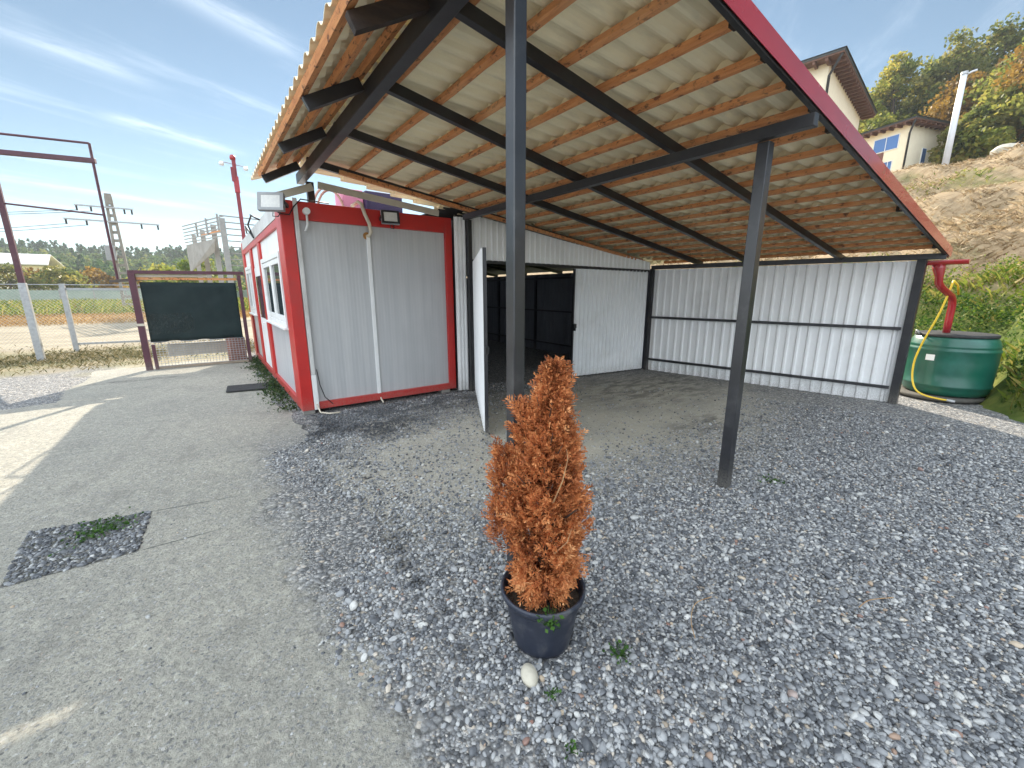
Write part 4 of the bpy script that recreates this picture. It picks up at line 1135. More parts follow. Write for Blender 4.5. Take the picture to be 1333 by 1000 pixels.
MB().beam((-1.80, 14.4, 1.90), (-.9, 11.9, 1.93), 0.05, 0.06).build('tie_bar', M_brownblack, gan)

fen = thing('wire_fence', (-2.4, 16.7, 0), 'galvanised wire mesh fence panel beyond the path', 'fence')
MB().box((-3.14, 16.66, -.02), (-3.03, 16.77, 1.86)).build('post', M_galv, fen, bevel=0.004)
MB().box((-6.60, 16.66, -.02), (-6.50, 16.77, 1.86)).build('post', M_galv, fen, bevel=0.004)
MB().box((0.0, 16.66, -.02), (0.08, 16.77, 1.80)).build('post', M_galv, fen, bevel=0.004)
MB().beam((-3.03, 16.72, 1.72), (0.0, 16.72, 1.70), 0.05, 0.06).build('rail', M_galv, fen)
MB().tube([(-6.5, 16.72, 1.84), (0.0, 16.72, 1.83)], 0.012, 6).build('top_wire', M_galv, fen)
MB().beam((-3.03, 16.72, 0.20), (0.0, 16.72, 0.16), 0.05, 0.05).build('rail', M_galv, fen)
for x0_, x1_ in ((-6.5, -3.14), (-3.03, 0.0)):
    w_ = MB(); k = x0_ - 1.7
    while k < x1_ + 1.7:
        for sg in (1, -1):
            a = [(k, 0.12), (k + sg * 1.6, 1.72)]
            (ax, az), (bx_, bz) = a
            def cut(xc): return az + (bz - az) * (xc - ax) / (bx_ - ax)
            lo_x, hi_x = min(ax, bx_), max(ax, bx_)
            l_, h_ = max(lo_x, x0_), min(hi_x, x1_)
            if h_ - l_ > .05: w_.tube([(l_, 16.72 + .004 * sg, cut(l_)), (h_, 16.72 + .004 * sg, cut(h_))], 0.0026, 3, cap=False)
        k += 0.085
    w_.build('chain_mesh', M_galv, fen)

# camera mast behind the cabin
M_mast = mat('faded_red_paint', (0.26, 0.035, 0.045), (0.20, 0.03, 0.04), 4, 0.5)
mast = thing('camera_mast', (1.04, 12.95, 0), 'red steel mast with two small white lamps, rising behind the cabin', 'mast')
MB().box((1.0, 12.91, -.02), (1.08, 12.99, 4.45)).build('pole', M_mast, mast, bevel=0.004)
MB().box((.985, 12.89, 4.05), (1.095, 13.01, 4.42)).build('junction_box', M_redgloss, mast, bevel=0.006)
MB().box((.955, 12.88, 4.30), (1.04, 12.96, 4.62)).box((1.0, 12.91, 4.45), (1.08, 12.99, 4.80)).build('upper_box', M_mast, mast, bevel=0.006)
MB().lathe([(0, 0), (.06, 0), (.065, .05), (.05, .10), (0, .12)], (1.03, 12.95, 4.80), 14).build('cap', M_redgloss, mast, smooth=True)
for sg in (-1, 1):
    ar = MB().tube([(1.03, 12.95, 4.70), (1.03 + sg * .20, 12.95 - sg * .08, 4.74 if sg < 0 else 4.66)], 0.012, 6).build('arm', M_galv, mast)
    MB().lathe([(0, 0), (.045, .0), (.055, .05), (.03, .09), (0, .095)], (1.03 + sg * .24, 12.95 - sg * .09, 4.66 if sg < 0 else 4.58), 12).build('lamp_head', M_upvc, ar, smooth=True)

# concrete lattice power pole with arms, and wires
D = np.array([-4.75, 44.7])
pp = thing('power_pole', (D[0], D[1], 0), 'concrete lattice power pole with cross arms and insulators', 'power pole')
def leg_pts(sg): return [(D[0] + sg * .36, D[1], -.1), (D[0] + sg * .13, D[1], 8.55)]
for sg in (-1, 1):
    MB().beam(*leg_pts(sg), 0.17, 0.22, up=(0, 1, 0)).build('leg', M_conc_pole, pp)
ru = MB()
for k in range(13):
    z_ = .5 + k * .6; hw = .36 - .23 * z_ / 8.6
    ru.box((D[0] - hw, D[1] - .08, z_), (D[0] + hw, D[1] + .08, z_ + .20))
ru.build('rungs', M_conc_pole, pp)
MB().box((D[0] - .2, D[1] - .12, 8.0), (D[0] + .2, D[1] + .12, 8.75)).build('pole_head', M_conc_pole, pp)
for z_, l_, r_ in ((7.75, 1.9, 1.3), (6.75, 2.6, 2.7)):
    a = MB().beam((D[0] - l_, D[1] - .15, z_ + .0), (D[0] + r_, D[1] - .15, z_), 0.10, 0.10).build('cross_arm', M_galv, pp)
    for sx in (-l_ + .1, -l_ * .55, r_ * .6, r_ - .1):
        MB().tube([(D[0] + sx, D[1] - .15, z_ - .38), (D[0] + sx, D[1] - .15, z_ - .05)], 0.06, 6).build('insulator', M_dark, a)
MB().box((D[0] - .75, D[1] - .4, 3.9), (D[0] - .15, D[1] + .1, 5.0)).build('transformer_box', M_lampbody, pp, bevel=0.02)
for k, (sx, z_) in enumerate(((-1.8, 7.4), (-1.0, 7.4), (-2.5, 6.4), (-1.4, 6.4))):
    a = Vector((D[0] + sx, D[1] - .15, z_)); b2 = Vector((-60, 52 + 3 * k, z_ + .6 - 1.2 * (k > 1)))
    pts_ = [a.lerp(b2, i / 16) - Vector((0, 0, 2.0 * 4 * (i / 16) * (1 - i / 16))) for i in range(17)]
    tag(MB().tube(pts_, 0.016, 4).build('power_line', M_dark, loc=a), ['upper outer', 'upper inner', 'lower outer', 'lower inner'][k] + ' thin dark power line running left from the concrete pole', 'wire', 'wires from the power pole')

# ------------------------------------------------------------------ far left: panels, frame building, shed roof, bushes
fp = thing('panel_fence', (-8, 74, 0), 'long pale green panel fence beyond the grassy field', 'fence')
for k in range(16):
    x0_ = -32 + k * 3
    MB().box((x0_ + .06, 73.95, 0.0), (x0_ + 2.94, 74.05, 1.75 + .06 * math.sin(k * 2.1))).build('panel', M_fence_pan, fp)
    MB().box((x0_ - .06, 73.9, 0), (x0_ + .06, 74.1, 1.9)).build('post', M_pale_steel, fp)

FB = np.array([1.45, 30.0])
fb = thing('steel_frame', (FB[0], FB[1], 0), 'unfinished pale grey steel frame building with open roof slats', 'frame building')
for (ox, oy) in ((0, 0), (-.35, 3.2), (-.9, 6.5), (3.6, 3.0), (-1.4, 10)):
    MB().box((FB[0] + ox - .14, FB[1] + oy - .14, -.05), (FB[0] + ox + .14, FB[1] + oy + .14, 5.7)).build('column', M_pale_steel, fb, bevel=0.01)
for k in range(6):
    f = k / 5
    z_ = 5.85 - 1.05 * f
    MB().beam((FB[0] + .1, FB[1] + .1 - .1 * f, z_), (FB[0] - 1.95, FB[1] + 7.0, z_ + .05), 0.05, 0.06).build('roof_slat', M_pale_steel, fb)
for k in range(9):
    z_ = 5.85 - .34 * k
    MB().beam((FB[0] - .1, FB[1] + .0, z_), (FB[0] + 5.2, FB[1] + 1.2, z_ + .02), 0.05, 0.06).build('wall_slat', M_pale_steel, fb)
for k in range(3): MB().beam((FB[0] - .2 - .5 * k, FB[1] + .2 + 2.3 * k, 5.05), (FB[0] - .2 - .5 * k, FB[1] + .2 + 2.3 * k, 5.95), .1, .1, up=(0, 1, 0)).build('strut', M_pale_steel, fb)
MB().beam((FB[0] + .0, FB[1] + .3, 5.1), (FB[0] - 1.0, FB[1] + 4.0, 5.1), 0.06, 0.08).build('beam', M_wood, fb)
MB().add([(FB[0] - .35, FB[1] + 1.2, 4.7), (FB[0] - 1.9, FB[1] + 7.0, 4.7), (FB[0] - 1.9, FB[1] + 7.0, 2.9), (FB[0] - .5, FB[1] + 2.2, 4.0)], [(0, 1, 2, 3)])  .build('white_tarpaulin', mat('grey_tarpaulin', (0.30, 0.29, 0.27), None, 2, 0.7), fb, thick=0.02)
MB().add([(FB[0] + 3.8, FB[1] + 1.2, 3.1), (FB[0] + 5.2, FB[1] + 1.6, 3.1), (FB[0] + 5.2, FB[1] + 1.6, 1.7), (FB[0] + 3.8, FB[1] + 1.2, 1.7)], [(0, 1, 2, 3)]).build('brown_board', M_brownblack, fb, thick=0.02)

wb = thing('white_roofed_hall', (-28, 116, 0), 'low hall with a pale weathered roof in front of the wooded hill', 'hall')
MB().box((-40, 114, 0), (-22.6, 124, 5.9)).build('wall', M_cream, wb)
MB().grid([[(-41, 112.6, 6.2), (-21.9, 112.6, 6.2)], [(-41, 118.5, 8.3), (-22.4, 118.5, 8.3)], [(-41, 125, 6.2), (-21.9, 125, 6.2)]]).build('roof', mat('weathered_white_roof', (0.58, 0.58, 0.57), (0.44, 0.44, 0.44), .5, 0.7, stretch=(1, .4, 1)), wb, thick=0.15)

# ------------------------------------------------------------------ hillside on the right
def toe(y_):
    return np.interp(y_, [-60, -4, .0, .35, .75, 1.7, 4, 60], [7.0, 8.0, 8.25, 8.7, 9.95, 10.05, 10.0, 10.0])


def hill_z(x_, y_):
    x_ = np.asarray(x_, float); y_ = np.asarray(y_, float)
    d = x_ - toe(y_)
    z_ = np.interp(d, [-5, 0, .25, 1.6, 3.0, 4.0, 14.0, 17, 30, 50, 90, 160], [-.35, -.02, .22, 1.05, 1.60, 1.95, 6.35, 6.9, 8.4, 11.6, 17.5, 30])
    n_ = (vnoise(x_ + 40, y_ + 80, .9, 31) - .5) * .5 + (vnoise(x_ + 40, y_ + 80, 2.1, 32) - .5) * .30 + (vnoise(x_ + 40, y_ + 80, 4.7, 33) - .5) * .14
    z_ = z_ + n_ * np.clip(d / 2.5, 0, 1)
    return z_ * (1 - np.clip((y_ - 35) / 30, 0, 1)) - .3 * np.clip((y_ - 35) / 30, 0, 1)


M_hill, t, b = new_mat('hay_slope')
o = t.coord(); s = t.sep(o)
sl = t.mapv(o, (1, 1, 1), (0, 0, R(28)))
a1 = t.noise(t.mapv(sl, (0.7, 3.5, 1)), 2.0, 6, 0.7, 0.4); a2 = t.noise(o, 1.5, 5, 0.65); a3 = t.noise(o, 0.5, 4)
c = t.mixc(t.ramp(a1, 0.32, 0.66), (0.25, 0.175, 0.10), (0.37, 0.275, 0.17))
c = t.mixc(t.mul(t.ramp(a2, 0.52, 0.7), 0.5), c, (0.16, 0.11, 0.065))
gband = t.math('MAXIMUM', t.sub(1.0, t.ramp(t.add(s[2], t.mul(a2, 0.9)), 1.6, 2.6)), t.mul(t.ramp(a3, 0.56, 0.68), 0.5))
c = t.mixc(gband, c, t.mixc(t.ramp(a2, 0.35, 0.65), (0.055, 0.085, 0.018), (0.16, 0.17, 0.04)))
t.put(b.inputs['Base Color'], c); b.inputs['Roughness'].default_value = 0.95
b.inputs['Specular IOR Level'].default_value = 0.15
t.put(b.inputs['Normal'], t.bump(t.add(a1, a2), 0.6, 0.06))
gx = np.unique(np.concatenate([np.arange(6.5, 14, .25), np.arange(14, 27, .4), np.arange(27, 60, 2.5), np.arange(60, 190, 8)]))
gy = np.unique(np.concatenate([np.arange(-60, -8, 4), np.arange(-8, 10, .3), np.arange(10, 24, .8), np.arange(24, 72, 4)]))
GX, GY = np.meshgrid(gx, gy)
GZ = hill_z(GX, GY)
mb = MB().grid(np.stack([GX, GY, GZ], 2).tolist())
kind(mb.build('hillside', M_hill, smooth=True), 'structure')


def blades(name, x_, y_, z_, h_, m_, seed, lean=.35, wid=.10, k='stuff'):
    """upright grass blades / stalks as thin bent quads, one object"""
    rs_ = np.random.default_rng(seed); n_ = len(x_)
    P0 = np.column_stack([x_, y_, z_]); a = rs_.uniform(0, 6.28, n_)
    d = np.column_stack([np.cos(a) * lean * rs_.random(n_), np.sin(a) * lean * rs_.random(n_), np.ones(n_)]); d /= np.linalg.norm(d, axis=1)[:, None]
    b2 = rs_.uniform(0, 6.28, n_); wv = np.column_stack([np.cos(b2), np.sin(b2), np.zeros(n_)]) * (np.asarray(h_) * wid)[:, None]
    H_ = np.asarray(h_)[:, None]
    bend = np.column_stack([np.cos(a), np.sin(a), np.zeros(n_)]) * H_ * lean * .6
    V = np.stack([P0 - wv * .5, P0 + wv * .5, P0 + d * H_ * .6 + wv * .45, P0 + d * H_ + bend], 1).reshape(-1, 3)
    F = np.arange(4 * n_).reshape(-1, 4)
    return kind(add_obj(name, np_mesh(name, V, F, m_, var=rs_.random(n_))), k)


r3 = np.random.default_rng(77)
# tangled green growth on the lower bank
n = 62000
yb_ = r3.uniform(-5, 7, n); db = np.abs(r3.beta(1.1, 1.5, n)) * 4.4; xb = toe(yb_) + db
cl = vnoise(xb + 9, yb_ + 9, 1.6, 41) * .6 + vnoise(xb + 9, yb_ + 9, 3.6, 42) * .4
ok_ = (r3.random(n) < np.clip((cl - .25) * 2.4, .05, 1)) & ~((np.hypot(xb - BXc, yb_ - BYc) < .62))
xb, yb_, cl, db = xb[ok_], yb_[ok_], cl[ok_], db[ok_]
P_ = np.column_stack([xb, yb_, hill_z(xb, yb_) + np.clip(cl - .2, 0, 1) * .85 * r3.random(len(xb)) * np.clip(.35 + db, 0, 1)])
V, F = leaves(P_, r3.uniform(.030, .075, len(P_)), r3, .62, up=(-.2, 0, .5))
kind(add_obj('undergrowth', np_mesh('undergrowth', V, F, M_bankleaf, var=np.clip(r3.normal(.38, .2, len(P_)) + np.clip(db - 2.2, 0, 1.5) * .22, 0, 1))), 'stuff')
n = 9000
yb_ = r3.uniform(-5, 8, n); db = np.where(r3.random(n) < .35, r3.uniform(.1, 1.2, n), r3.normal(3.2, .55, n)); xb = toe(yb_) + db
ok_ = np.hypot(xb - BXc, yb_ - BYc) > .66
blades('bank_grass', xb[ok_], yb_[ok_], hill_z(xb[ok_], yb_[ok_]) - .03, r3.uniform(.08, .26, n)[ok_], M_ygrass, 5, .8, .05)
# hay and dead stalks lying on the slope
n = 70000
yb_ = r3.uniform(-9, 15, n); db = r3.uniform(3.2, 17.5, n); xb = toe(yb_) + db
cl = vnoise(xb + 3, yb_ + 3, 1.3, 51)
ok_ = r3.random(n) < np.clip(cl * 1.5, .1, 1)
blades('dry_slope_grass', xb[ok_], yb_[ok_], hill_z(xb[ok_], yb_[ok_]) - .03, (r3.uniform(.05, .15, n) * (0.5 + cl))[ok_], M_hay, 6, 1.5, .09)
n = 4200
yb_ = r3.uniform(-9, 15, n); db = r3.normal(12.0, .6, n); xb = toe(yb_) + db
ok_ = vnoise(xb, yb_ + 20, .5, 52) > .5
blades('slope_green_tufts', xb[ok_], yb_[ok_], hill_z(xb[ok_], yb_[ok_]) - .03, r3.uniform(.07, .17, n)[ok_], M_ygrass, 7, .9, .07)
bl = MB()
rb = random.Random(4)
bl.lathe([(0, -.3), (.55, -.2), (.62, .1), (.45, .42), (.2, .52), (0, .52)], (0, 0, 0), 9)
bo = bl.build('boulder', M_stone, smooth=False, loc=(0, 0, 0), bevel=0.05)
bo.location = (25.6, 2.75, float(hill_z(25.6, 2.75)) + .22); bo.scale = (.75, .8, .55); bo.rotation_euler = (.15, .1, .5)
tag(bo, 'pale boulder on the crest of the dry slope', 'boulder')


# ------------------------------------------------------------------ trees
def tree(name, x_, y_, z_, h, cw, m_, seed, label, group, nclump=46, nleaf=85, lsize=.42, trunk_h=.3, shape=1.0):
    rs_ = np.random.default_rng(seed)
    th = thing(name, (x_, y_, z_), label, 'tree', group)
    tk = MB()
    top = np.array([rs_.normal(0, .03) * h, rs_.normal(0, .03) * h, h * .93])
    base = np.array([0, 0, -.4])
    wp = lambda p: (p[0] + x_, p[1] + y_, p[2] + z_)
    tr = [base + (top - base) * f + np.array([math.sin(f * 5 + seed) * .02 * h, math.cos(f * 4 + seed) * .02 * h, 0]) * (f > 0) for f in (0, .2, .4, .6, .8, 1)]
    r0 = h * .022
    tk.tube([wp(p) for p in tr], [r0, r0 * .85, r0 * .65, r0 * .45, r0 * .25, r0 * .08], 8)
    C = []
    for k in range(nclump):
        f = trunk_h + (1 - trunk_h) * ((k + rs_.random()) / nclump)
        ff = (f - trunk_h) / (1 - trunk_h)
        rad_ = cw * (math.sin(math.pi * min(1, (ff * .86 + .16)) ** shape) ** .7) * rs_.uniform(.45, 1.08)
        a = k * 2.399 + rs_.normal(0, .5)
        c_ = base + (top - base) * f + np.array([math.cos(a) * rad_, math.sin(a) * rad_, rs_.normal(.04, .04) * h])
        C.append(c_)
        if k % 2 == 0:
            fb_ = max(.12, f - .16); pb = base + (top - base) * fb_
            mid = pb + (c_ - pb) * .5 + np.array([0, 0, .03 * h])
            tk.tube([wp(pb), wp(mid), wp(c_)], [r0 * .32 * (1.2 - f), r0 * .2 * (1.2 - f), r0 * .06], 5, cap=False)
    tk.build('trunk', M_bark, th, smooth=True)
    V_, va_ = [], []
    for c_ in C:
        rr_ = cw * rs_.uniform(.20, .40)
        P = rs_.normal(size=(nleaf, 3)); P /= np.linalg.norm(P, axis=1)[:, None]
        P *= (rs_.random(nleaf) ** .45)[:, None] * rr_ * np.array([1.15, 1.15, .75])
        sh_ = rs_.normal(.42, .20)
        V_.append(P + c_); va_.append(np.clip(sh_ + rs_.normal(0, .14, nleaf), 0, 1))
    P = np.concatenate(V_); va_ = np.concatenate(va_)
    V, F = leaves(P, rs_.uniform(.6, 1.3, len(P)) * lsize, rs_, .7, up=(0, 0, .25))
    add_obj('crown', np_mesh('crown', V, F, m_, var=va_), th)
    return th


def polar(az, dist): return dist * math.sin(R(az)), dist * math.cos(R(az))
# (azimuth, distance, top elevation, crown width, material, label)
TR = [(73.2, 92, 16.6, 4.4, M_treeC, 'low golden brown tree just right of the tall cream house'),
      (74.6, 84, 18.6, 4.6, M_treeA, 'green gold tree rising above the left part of the smaller house'),
      (76.3, 80, 20.4, 4.6, M_treeA, 'tall green tree above the middle of the smaller house'),
      (77.6, 84, 19.4, 3.6, M_treeB, 'olive tree above the right corner of the smaller house'),
      (79.6, 78, 20.2, 4.2, M_treeB, 'tall ragged olive tree behind the top of the pale pole'),
      (81.0, 72, 17.2, 4.0, M_treeC, 'lower yellow gold tree right of the pale pole'),
      (82.2, 80, 20.9, 4.2, M_treeB, 'tallest olive tree on the crest right of the pale pole'),
      (83.8, 70, 18.8, 4.8, M_treeA, 'broad green gold tree at the right end of the crest'),
      (83.2, 62, 15.9, 3.8, M_treeA, 'dark olive bushy tree low on the crest behind the boulder'),
      (85.6, 64, 18.9, 4.6, M_treeC, 'autumn gold tree at the right edge of the picture'),
      (87.6, 70, 19.6, 5.0, M_treeB, 'olive tree partly cut by the right edge of the picture'),
      (81.7, 62, 14.8, 2.6, M_treeB, 'dark olive bush right beside the lower part of the pale pole'),
      (75.2, 74, 15.6, 3.6, M_treeA, 'bright green bush between the two cream houses')]
for i, (az, ds, el, cw, m_, lb) in enumerate(TR):
    x_, y_ = polar(az, ds); z_ = float(hill_z(x_, y_))
    tree('hill_tree', x_, y_, z_, EYE + ds * math.tan(R(el)) - z_, cw, m_, 100 + i, lb, 'trees on the hill crest', nclump=64, nleaf=150, lsize=.42, trunk_h=.14)

# bushes and small trees in front of the hall
BU = [(-13.6, 92, 1.9, M_treeB, 'olive bush at the left edge below the hall roof'), (-12.2, 96, 1.6, M_treeC, 'brown bush below the middle of the hall roof'),
      (-10.9, 90, 1.9, M_treeB, 'olive bush below the right end of the hall roof'), (-9.6, 94, 1.3, M_treeA, 'low green gold bush right of the tall gantry post'),
      (-8.3, 98, 1.7, M_treeC, 'yellow gold bush beyond the left fence post'), (-7.0, 96, .9, M_treeC, 'low gold bush left of the power pole'),
      (-5.5, 100, 1.1, M_treeC, 'low orange bush behind the power pole'), (-15.0, 94, 1.8, M_treeB, 'olive bush outside the left edge of the hall'),
      (-3.4, 82, 2.2, M_treeA, 'green yellow bush above the left part of the gate'), (-1.2, 70, 2.7, M_ygrass, 'bright yellow bush behind the steel frame building'),
      (.6, 74, 2.9, M_ygrass, 'yellow green bush under the white tarpaulin of the frame building')]
for i, (az, ds, el, m_, lb) in enumerate(BU):
    x_, y_ = polar(az, ds)
    h_ = EYE + ds * math.tan(R(el)) + .4
    tree('field_bush', x_, y_, 0, h_, h_ * .62, m_, 200 + i, lb, 'bushes beyond the field', nclump=26, nleaf=60, lsize=.45, trunk_h=.10)

# wooded hill far behind
def fh(az, ds): return np.interp(ds, [150, 175, 300, 420], [-1, 0, 14.5, 14.0]) * (1 + .10 * np.sin(az * 9) + .06 * np.sin(az * 23 + 1))
AZ = np.radians(np.linspace(-48, 48, 60)); DS = np.array([150, 170, 195, 220, 250, 280, 300, 340, 420])
mb = MB().grid([[(d_ * math.sin(a), d_ * math.cos(a), float(fh(a, d_))) for a in AZ] for d_ in DS])
kind(mb.build('wooded_hill', mat('forest_floor', (0.06, 0.075, 0.03), (0.10, 0.10, 0.045), .05, 0.95), smooth=True), 'structure')
n = 3000
a = np.radians(r3.uniform(-42, 42, n)); d_ = np.sqrt(r3.uniform(172 ** 2, 318 ** 2, n))
hz_ = fh(a, d_); conifer = (r3.random(n) < np.clip((d_ - 235) / 80, .05, .75))
th_ = np.where(conifer, r3.uniform(8, 11.5, n), r3.uniform(5.5, 9.5, n))
K = 110
u = r3.random((n, K)); ph = r3.uniform(0, 6.28, (n, K))
rc = np.where(conifer[:, None], (1 - u) * .24 + .02, np.sin(np.pi * np.clip(u * .85 + .12, 0, 1)) * .42) * th_[:, None] * np.sqrt(r3.uniform(.35, 1, (n, K)))
X_ = (d_ * np.sin(a))[:, None] + rc * np.cos(ph); Y_ = (d_ * np.cos(a))[:, None] + rc * np.sin(ph); Z_ = hz_[:, None] + u * th_[:, None] + .3
P_ = np.stack([X_, Y_, Z_], 2).reshape(-1, 3)
V, F = leaves(P_, r3.uniform(.7, 1.6, len(P_)), r3, .7, up=(0, 0, .2))
tone = np.clip(np.where(conifer, .12, r3.beta(2, 2.4, n) * .95 + .08), 0, 1)
va_ = np.clip(np.repeat(tone, K) + r3.normal(0, .09, n * K), 0, 1)
kind(add_obj('forest', np_mesh('forest', V, F, M_forest, var=va_)), 'stuff')

# grasses of the field on the left
n = 42000
x_ = r3.uniform(-36, 16, n); y_ = r3.uniform(40, 73, n)
blades('field_grass', x_, y_, np.zeros(n), r3.uniform(.25, .75, n) * (.6 + .8 * vnoise(x_ + 60, y_, .25, 61)), M_ygrass, 8, .5, .09)
n = 20000
x_ = r3.uniform(-22, 8, n); y_ = r3.uniform(29.5, 41, n); ok_ = r3.random(n) < vnoise(x_ + 60, y_, .4, 62) * 1.3
blades('dry_field_grass', x_[ok_], y_[ok_], np.zeros(ok_.sum()), r3.uniform(.08, .26, n)[ok_], M_dgrass, 9, .7, .08)
n = 16000
x_ = r3.uniform(-8, 1.2, n); y_ = r3.normal(15.0, 1.2, n); ok_ = (r3.random(n) < vnoise(x_ + 60, y_, .9, 63) * 1.2) & (y_ > 12.4)
blades('verge_weeds', x_[ok_], y_[ok_], np.zeros(ok_.sum()), r3.uniform(.02, .10, n)[ok_], leaf_mat('verge_green', [(.05, .06, .02), (.15, .13, .06), (.30, .24, .13)], .3), 10, .9, .09)


# ------------------------------------------------------------------ houses on the hill
def house(name, label, P0, a1, L1, L2, zlo, zhi, over, roof_h, wins, pipes):
    """P0 nearest wall corner; a1 heading of the left wall as seen from the yard; the other wall is at right angles to it"""
    P0 = np.array(P0, float); d1 = np.array([math.cos(a1), math.sin(a1)]); d2 = np.array([d1[1], -d1[0]])
    h_ = thing(name, (P0[0], P0[1], zlo), label, 'house')
    pt = lambda s1, s2, z_: (P0[0] + d1[0] * s1 + d2[0] * s2, P0[1] + d1[1] * s1 + d2[1] * s2, z_)
    def bar(nm, a0, a1_, b0, b1, z0, z1, m_, par=h_, bev=0):
        vs = [pt(a0, b0, z0), pt(a1_, b0, z0), pt(a1_, b1, z0), pt(a0, b1, z0), pt(a0, b0, z1), pt(a1_, b0, z1), pt(a1_, b1, z1), pt(a0, b1, z1)]
        return MB().add(vs, [(0, 1, 2, 3), (7, 6, 5, 4), (0, 4, 5, 1), (1, 5, 6, 2), (2, 6, 7, 3), (3, 7, 4, 0)]).build(nm, m_, par, bevel=bev)
    bar('wall', 0, L1, 0, L2, zlo, zhi, M_cream)
    rf = bar('soffit', -over, L1 + over, -over, L2 + over, zhi, zhi + .10, M_soffit)
    bar('fascia', -over - .03, L1 + over + .03, -over - .03, L2 + over + .03, zhi + .102, zhi + .26, M_rooftile)
    r_ = MB(); m1, m2 = L1 / 2, L2 / 2; ov = over + .12
    if L2 >= L1: A_, B_ = pt(m1, m1, zhi + roof_h), pt(m1, L2 - m1, zhi + roof_h)
    else: A_, B_ = pt(m2, m2, zhi + roof_h), pt(L1 - m2, m2, zhi + roof_h)
    c_ = [pt(-ov, -ov, zhi + .262), pt(L1 + ov, -ov, zhi + .262), pt(L1 + ov, L2 + ov, zhi + .262), pt(-ov, L2 + ov, zhi + .262)]
    if L2 >= L1: fs_ = [(0, 1, 4), (1, 2, 5, 4), (2, 3, 5), (3, 0, 4, 5)]
    else: fs_ = [(0, 1, 5, 4), (1, 2, 5), (2, 3, 4, 5), (3, 0, 4)]
    r_.add(c_ + [A_, B_], fs_).build('roof', M_rooftile, h_)
    k = 0.0
    while k < L2 + over:
        bar('rafter_tail', -over + .05, -.02, k - .09, k + .09, zhi - .20, zhi - .002, M_soffit, rf); k += .75
    k = 0.0
    while k < L1 + over:
        bar('rafter_tail', k - .09, k + .09, -over + .05, -.02, zhi - .20, zhi - .002, M_soffit, rf); k += .75
    for (side, s0, s1, z0, z1, mm, nm) in wins:
        if side == 0:
            w_ = bar(nm, s0, s1, -.06, .05, z0, z1, M_upvc if nm == 'window' else mm, h_)
            if nm == 'window':
                sm_ = (s0 + s1) / 2
                for (p_, q_) in ((s0 + .07, sm_ - .04), (sm_ + .04, s1 - .07)): bar('pane', p_, q_, -.075, -.0605, z0 + .07, z1 - .07, mm, w_)
        else:
            w_ = bar(nm, -.06, .05, s0, s1, z0, z1, M_upvc, h_); bar('pane', -.075, -.0605, s0 + .07, s1 - .07, z0 + .07, z1 - .07, mm, w_)
    for (s1, s2) in pipes:
        MB().tube([pt(-over + .1, -over + .1, zhi), pt(-.12, -.12, zhi - .9), pt(-.12, -.10, zlo)], 0.09, 7).build('downpipe', M_rubber, h_, smooth=True)
    return h_


za = 18.0
house('hill_house', 'tall cream house with deep brown eaves directly behind the red roof edge', (38.6, 13.9), R(97), 9.0, 13.6, 7.0, 17.7, 1.0, 2.0,
      [(1, 2.6, 3.0, 12.4, 14.6, M_blueglass, 'window'), (1, 6.0, 6.5, 12.2, 14.4, M_blueglass, 'window')], [(0, 0)])
house('hill_house', 'smaller cream house with blue windows and a brown wall panel on the hill crest', (59.4, 13.4), R(72), 5.9, 6.2, 8.5, 18.0, .95, 1.1,
      [(0, .75, 3.1, 15.95, 17.35, M_blueglass, 'window'), (0, 2.0, 4.3, 12.4, 15.9, M_brownrend, 'wall_panel'), (0, 4.4, 5.4, 14.2, 16.9, M_blueglass, 'window'),
       (0, 1.0, 1.85, 12.9, 14.9, M_blueglass, 'window'), (1, 2.4, 3.1, 14.4, 16.0, M_blueglass, 'window')], [(0, 0)])
lx, ly = polar(80.2, 27.5); lz = float(hill_z(lx, ly))
pl = thing('pale_pole', (lx, ly, lz), 'pale grey steel pole standing on the crest of the dry slope', 'pole')
MB().tube([(lx, ly, lz - .4), (lx, ly, 10.55)], [0.125, 0.10], 16).build('shaft', M_blue_pole, pl, smooth=True)
MB().tube([(lx, ly, 10.552), (lx, ly, 10.66)], [0.125, 0.11], 16).build('cap', M_galv, pl)
MB().tube([(lx, ly, 10.5), (lx + .05, ly - .2, 10.6), (lx + .06, ly - .36, 10.62)], 0.04, 8).build('arm', M_blue_pole, pl, smooth=True)

# ------------------------------------------------------------------ air
hz_m = bpy.data.materials.new('air_haze'); hz_m.use_nodes = True
hn = hz_m.node_tree; hn.nodes.remove(hn.nodes['Principled BSDF'])
pv = hn.nodes.new('ShaderNodeVolumePrincipled'); pv.inputs['Color'].default_value = (0.86, 0.92, 1.0, 1)
pv.inputs['Density'].default_value = 0.0005; pv.inputs['Anisotropy'].default_value = 0.2
hn.links.new(pv.outputs[0], hn.nodes['Material Output'].inputs['Volume'])
kind(MB().box((-960, -960, -1.6), (960, 960, 64)).build('haze', hz_m), 'stuff')

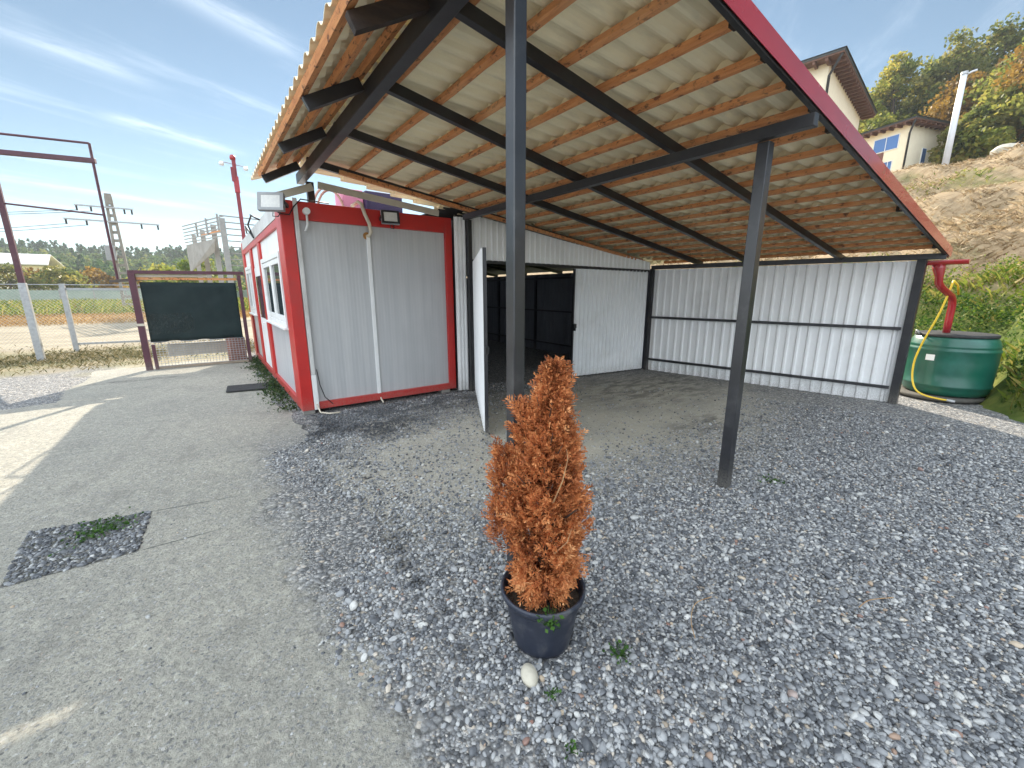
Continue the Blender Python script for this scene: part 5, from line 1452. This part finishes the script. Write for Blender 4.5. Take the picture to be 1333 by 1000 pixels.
# ------------------------------------------------------------------ sky and sun
SUN_AZ, SUN_EL = R(31.6), R(31.0)
w = bpy.data.worlds.new("World"); scene.world = w; w.use_nodes = True
t = NT(w.node_tree)
bg = w.node_tree.nodes['Background']
sky = t.n('ShaderNodeTexSky', sky_type='NISHITA', sun_disc=False)
sky.sun_elevation = SUN_EL; sky.sun_rotation = SUN_AZ
sky.air_density = 0.7; sky.dust_density = 0.0; sky.ozone_density = 1.6; sky.altitude = 300
dirv = t.coord('Generated'); sx, sy, sz = t.sep(dirv)
zc = t.math('MAXIMUM', sz, 0.03)
px = t.math('DIVIDE', sx, zc); py = t.math('DIVIDE', sy, zc)
ca, sa = math.cos(R(28)), math.sin(R(28))
S_ = t.add(t.mul(px, ca), t.mul(py, sa)); T_ = t.sub(t.mul(py, ca), t.mul(px, sa))
cmb = t.n('ShaderNodeCombineXYZ'); t.put(cmb.inputs[0], t.mul(S_, .55)); t.put(cmb.inputs[1], t.mul(T_, 2.4))
wn = t.noise(cmb.outputs[0], 1.0, 7, 0.62, 0.3)
cmb2 = t.n('ShaderNodeCombineXYZ'); t.put(cmb2.inputs[0], t.mul(S_, 1.6)); t.put(cmb2.inputs[1], t.mul(T_, 5.0))
wn2 = t.noise(cmb2.outputs[0], 1.0, 7, 0.7, 0.5)
cl = t.mul(t.ramp(wn, 0.50, 0.85), 0.45)
for (t0, wd, s0, s1, amt) in ((2.62, .11, .0, 1.5, .75), (1.75, .08, .6, 1.6, .7), (3.32, .10, 1.25, 2.3, .9), (5.95, .17, 1.2, 3.6, .9), (4.6, .13, 2.3, 3.6, .55), (7.4, .3, 1.0, 5.0, .5)):
    dT = t.mul(t.add(t.sub(T_, t0), t.mul(t.sub(wn2, .5), wd * 2.2)), 1 / wd)
    gss = t.math('POWER', 2.718, t.mul(t.mul(dT, dT), -1.0))
    wnd = t.mul(t.ramp(S_, s0, s0 + .3 * (s1 - s0)), t.sub(1.0, t.ramp(S_, s1 - .3 * (s1 - s0), s1)))
    cl = t.math('MAXIMUM', cl, t.mul(t.mul(gss, wnd), t.mul(t.ramp(wn2, .25, .75), amt * .62)))
cl = t.math('MINIMUM', cl, 1.0)
cl = t.mul(cl, t.ramp(sz, 0.01, 0.09))
c = t.mixc(t.mul(cl, .50), t.mixc(1.0, sky.outputs[0], (.74, .71, .57), 'MULTIPLY'), (9.0, 9.5, 9.9))
# unseen bright cloud overhead and behind, added to fill the shade; thin streaks ahead
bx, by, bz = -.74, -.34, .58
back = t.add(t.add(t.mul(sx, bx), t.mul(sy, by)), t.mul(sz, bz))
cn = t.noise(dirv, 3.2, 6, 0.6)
fill_veil = t.ramp(t.add(back, t.mul(t.sub(cn, .5), .35)), 0.20, 0.62)
c = t.mixc(t.mul(fill_veil, .9), c, (10.2, 11.3, 12.4))
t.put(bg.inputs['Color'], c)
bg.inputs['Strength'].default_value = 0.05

sd = bpy.data.lights.new('sun', 'SUN'); so_ = bpy.data.objects.new('sun', sd); COL.objects.link(so_)
sd.energy = 2.2; sd.angle = R(0.5); sd.color = (1.0, 0.90, 0.74)
sv = Vector((math.sin(SUN_AZ) * math.cos(SUN_EL), math.cos(SUN_AZ) * math.cos(SUN_EL), math.sin(SUN_EL)))
so_.rotation_euler = sv.to_track_quat('Z', 'Y').to_euler(); so_.location = sv * 60

scene.view_settings.view_transform = 'Standard'
scene.view_settings.look = 'None'
scene.view_settings.gamma = 1.0
scene.view_settings.exposure = 2.4
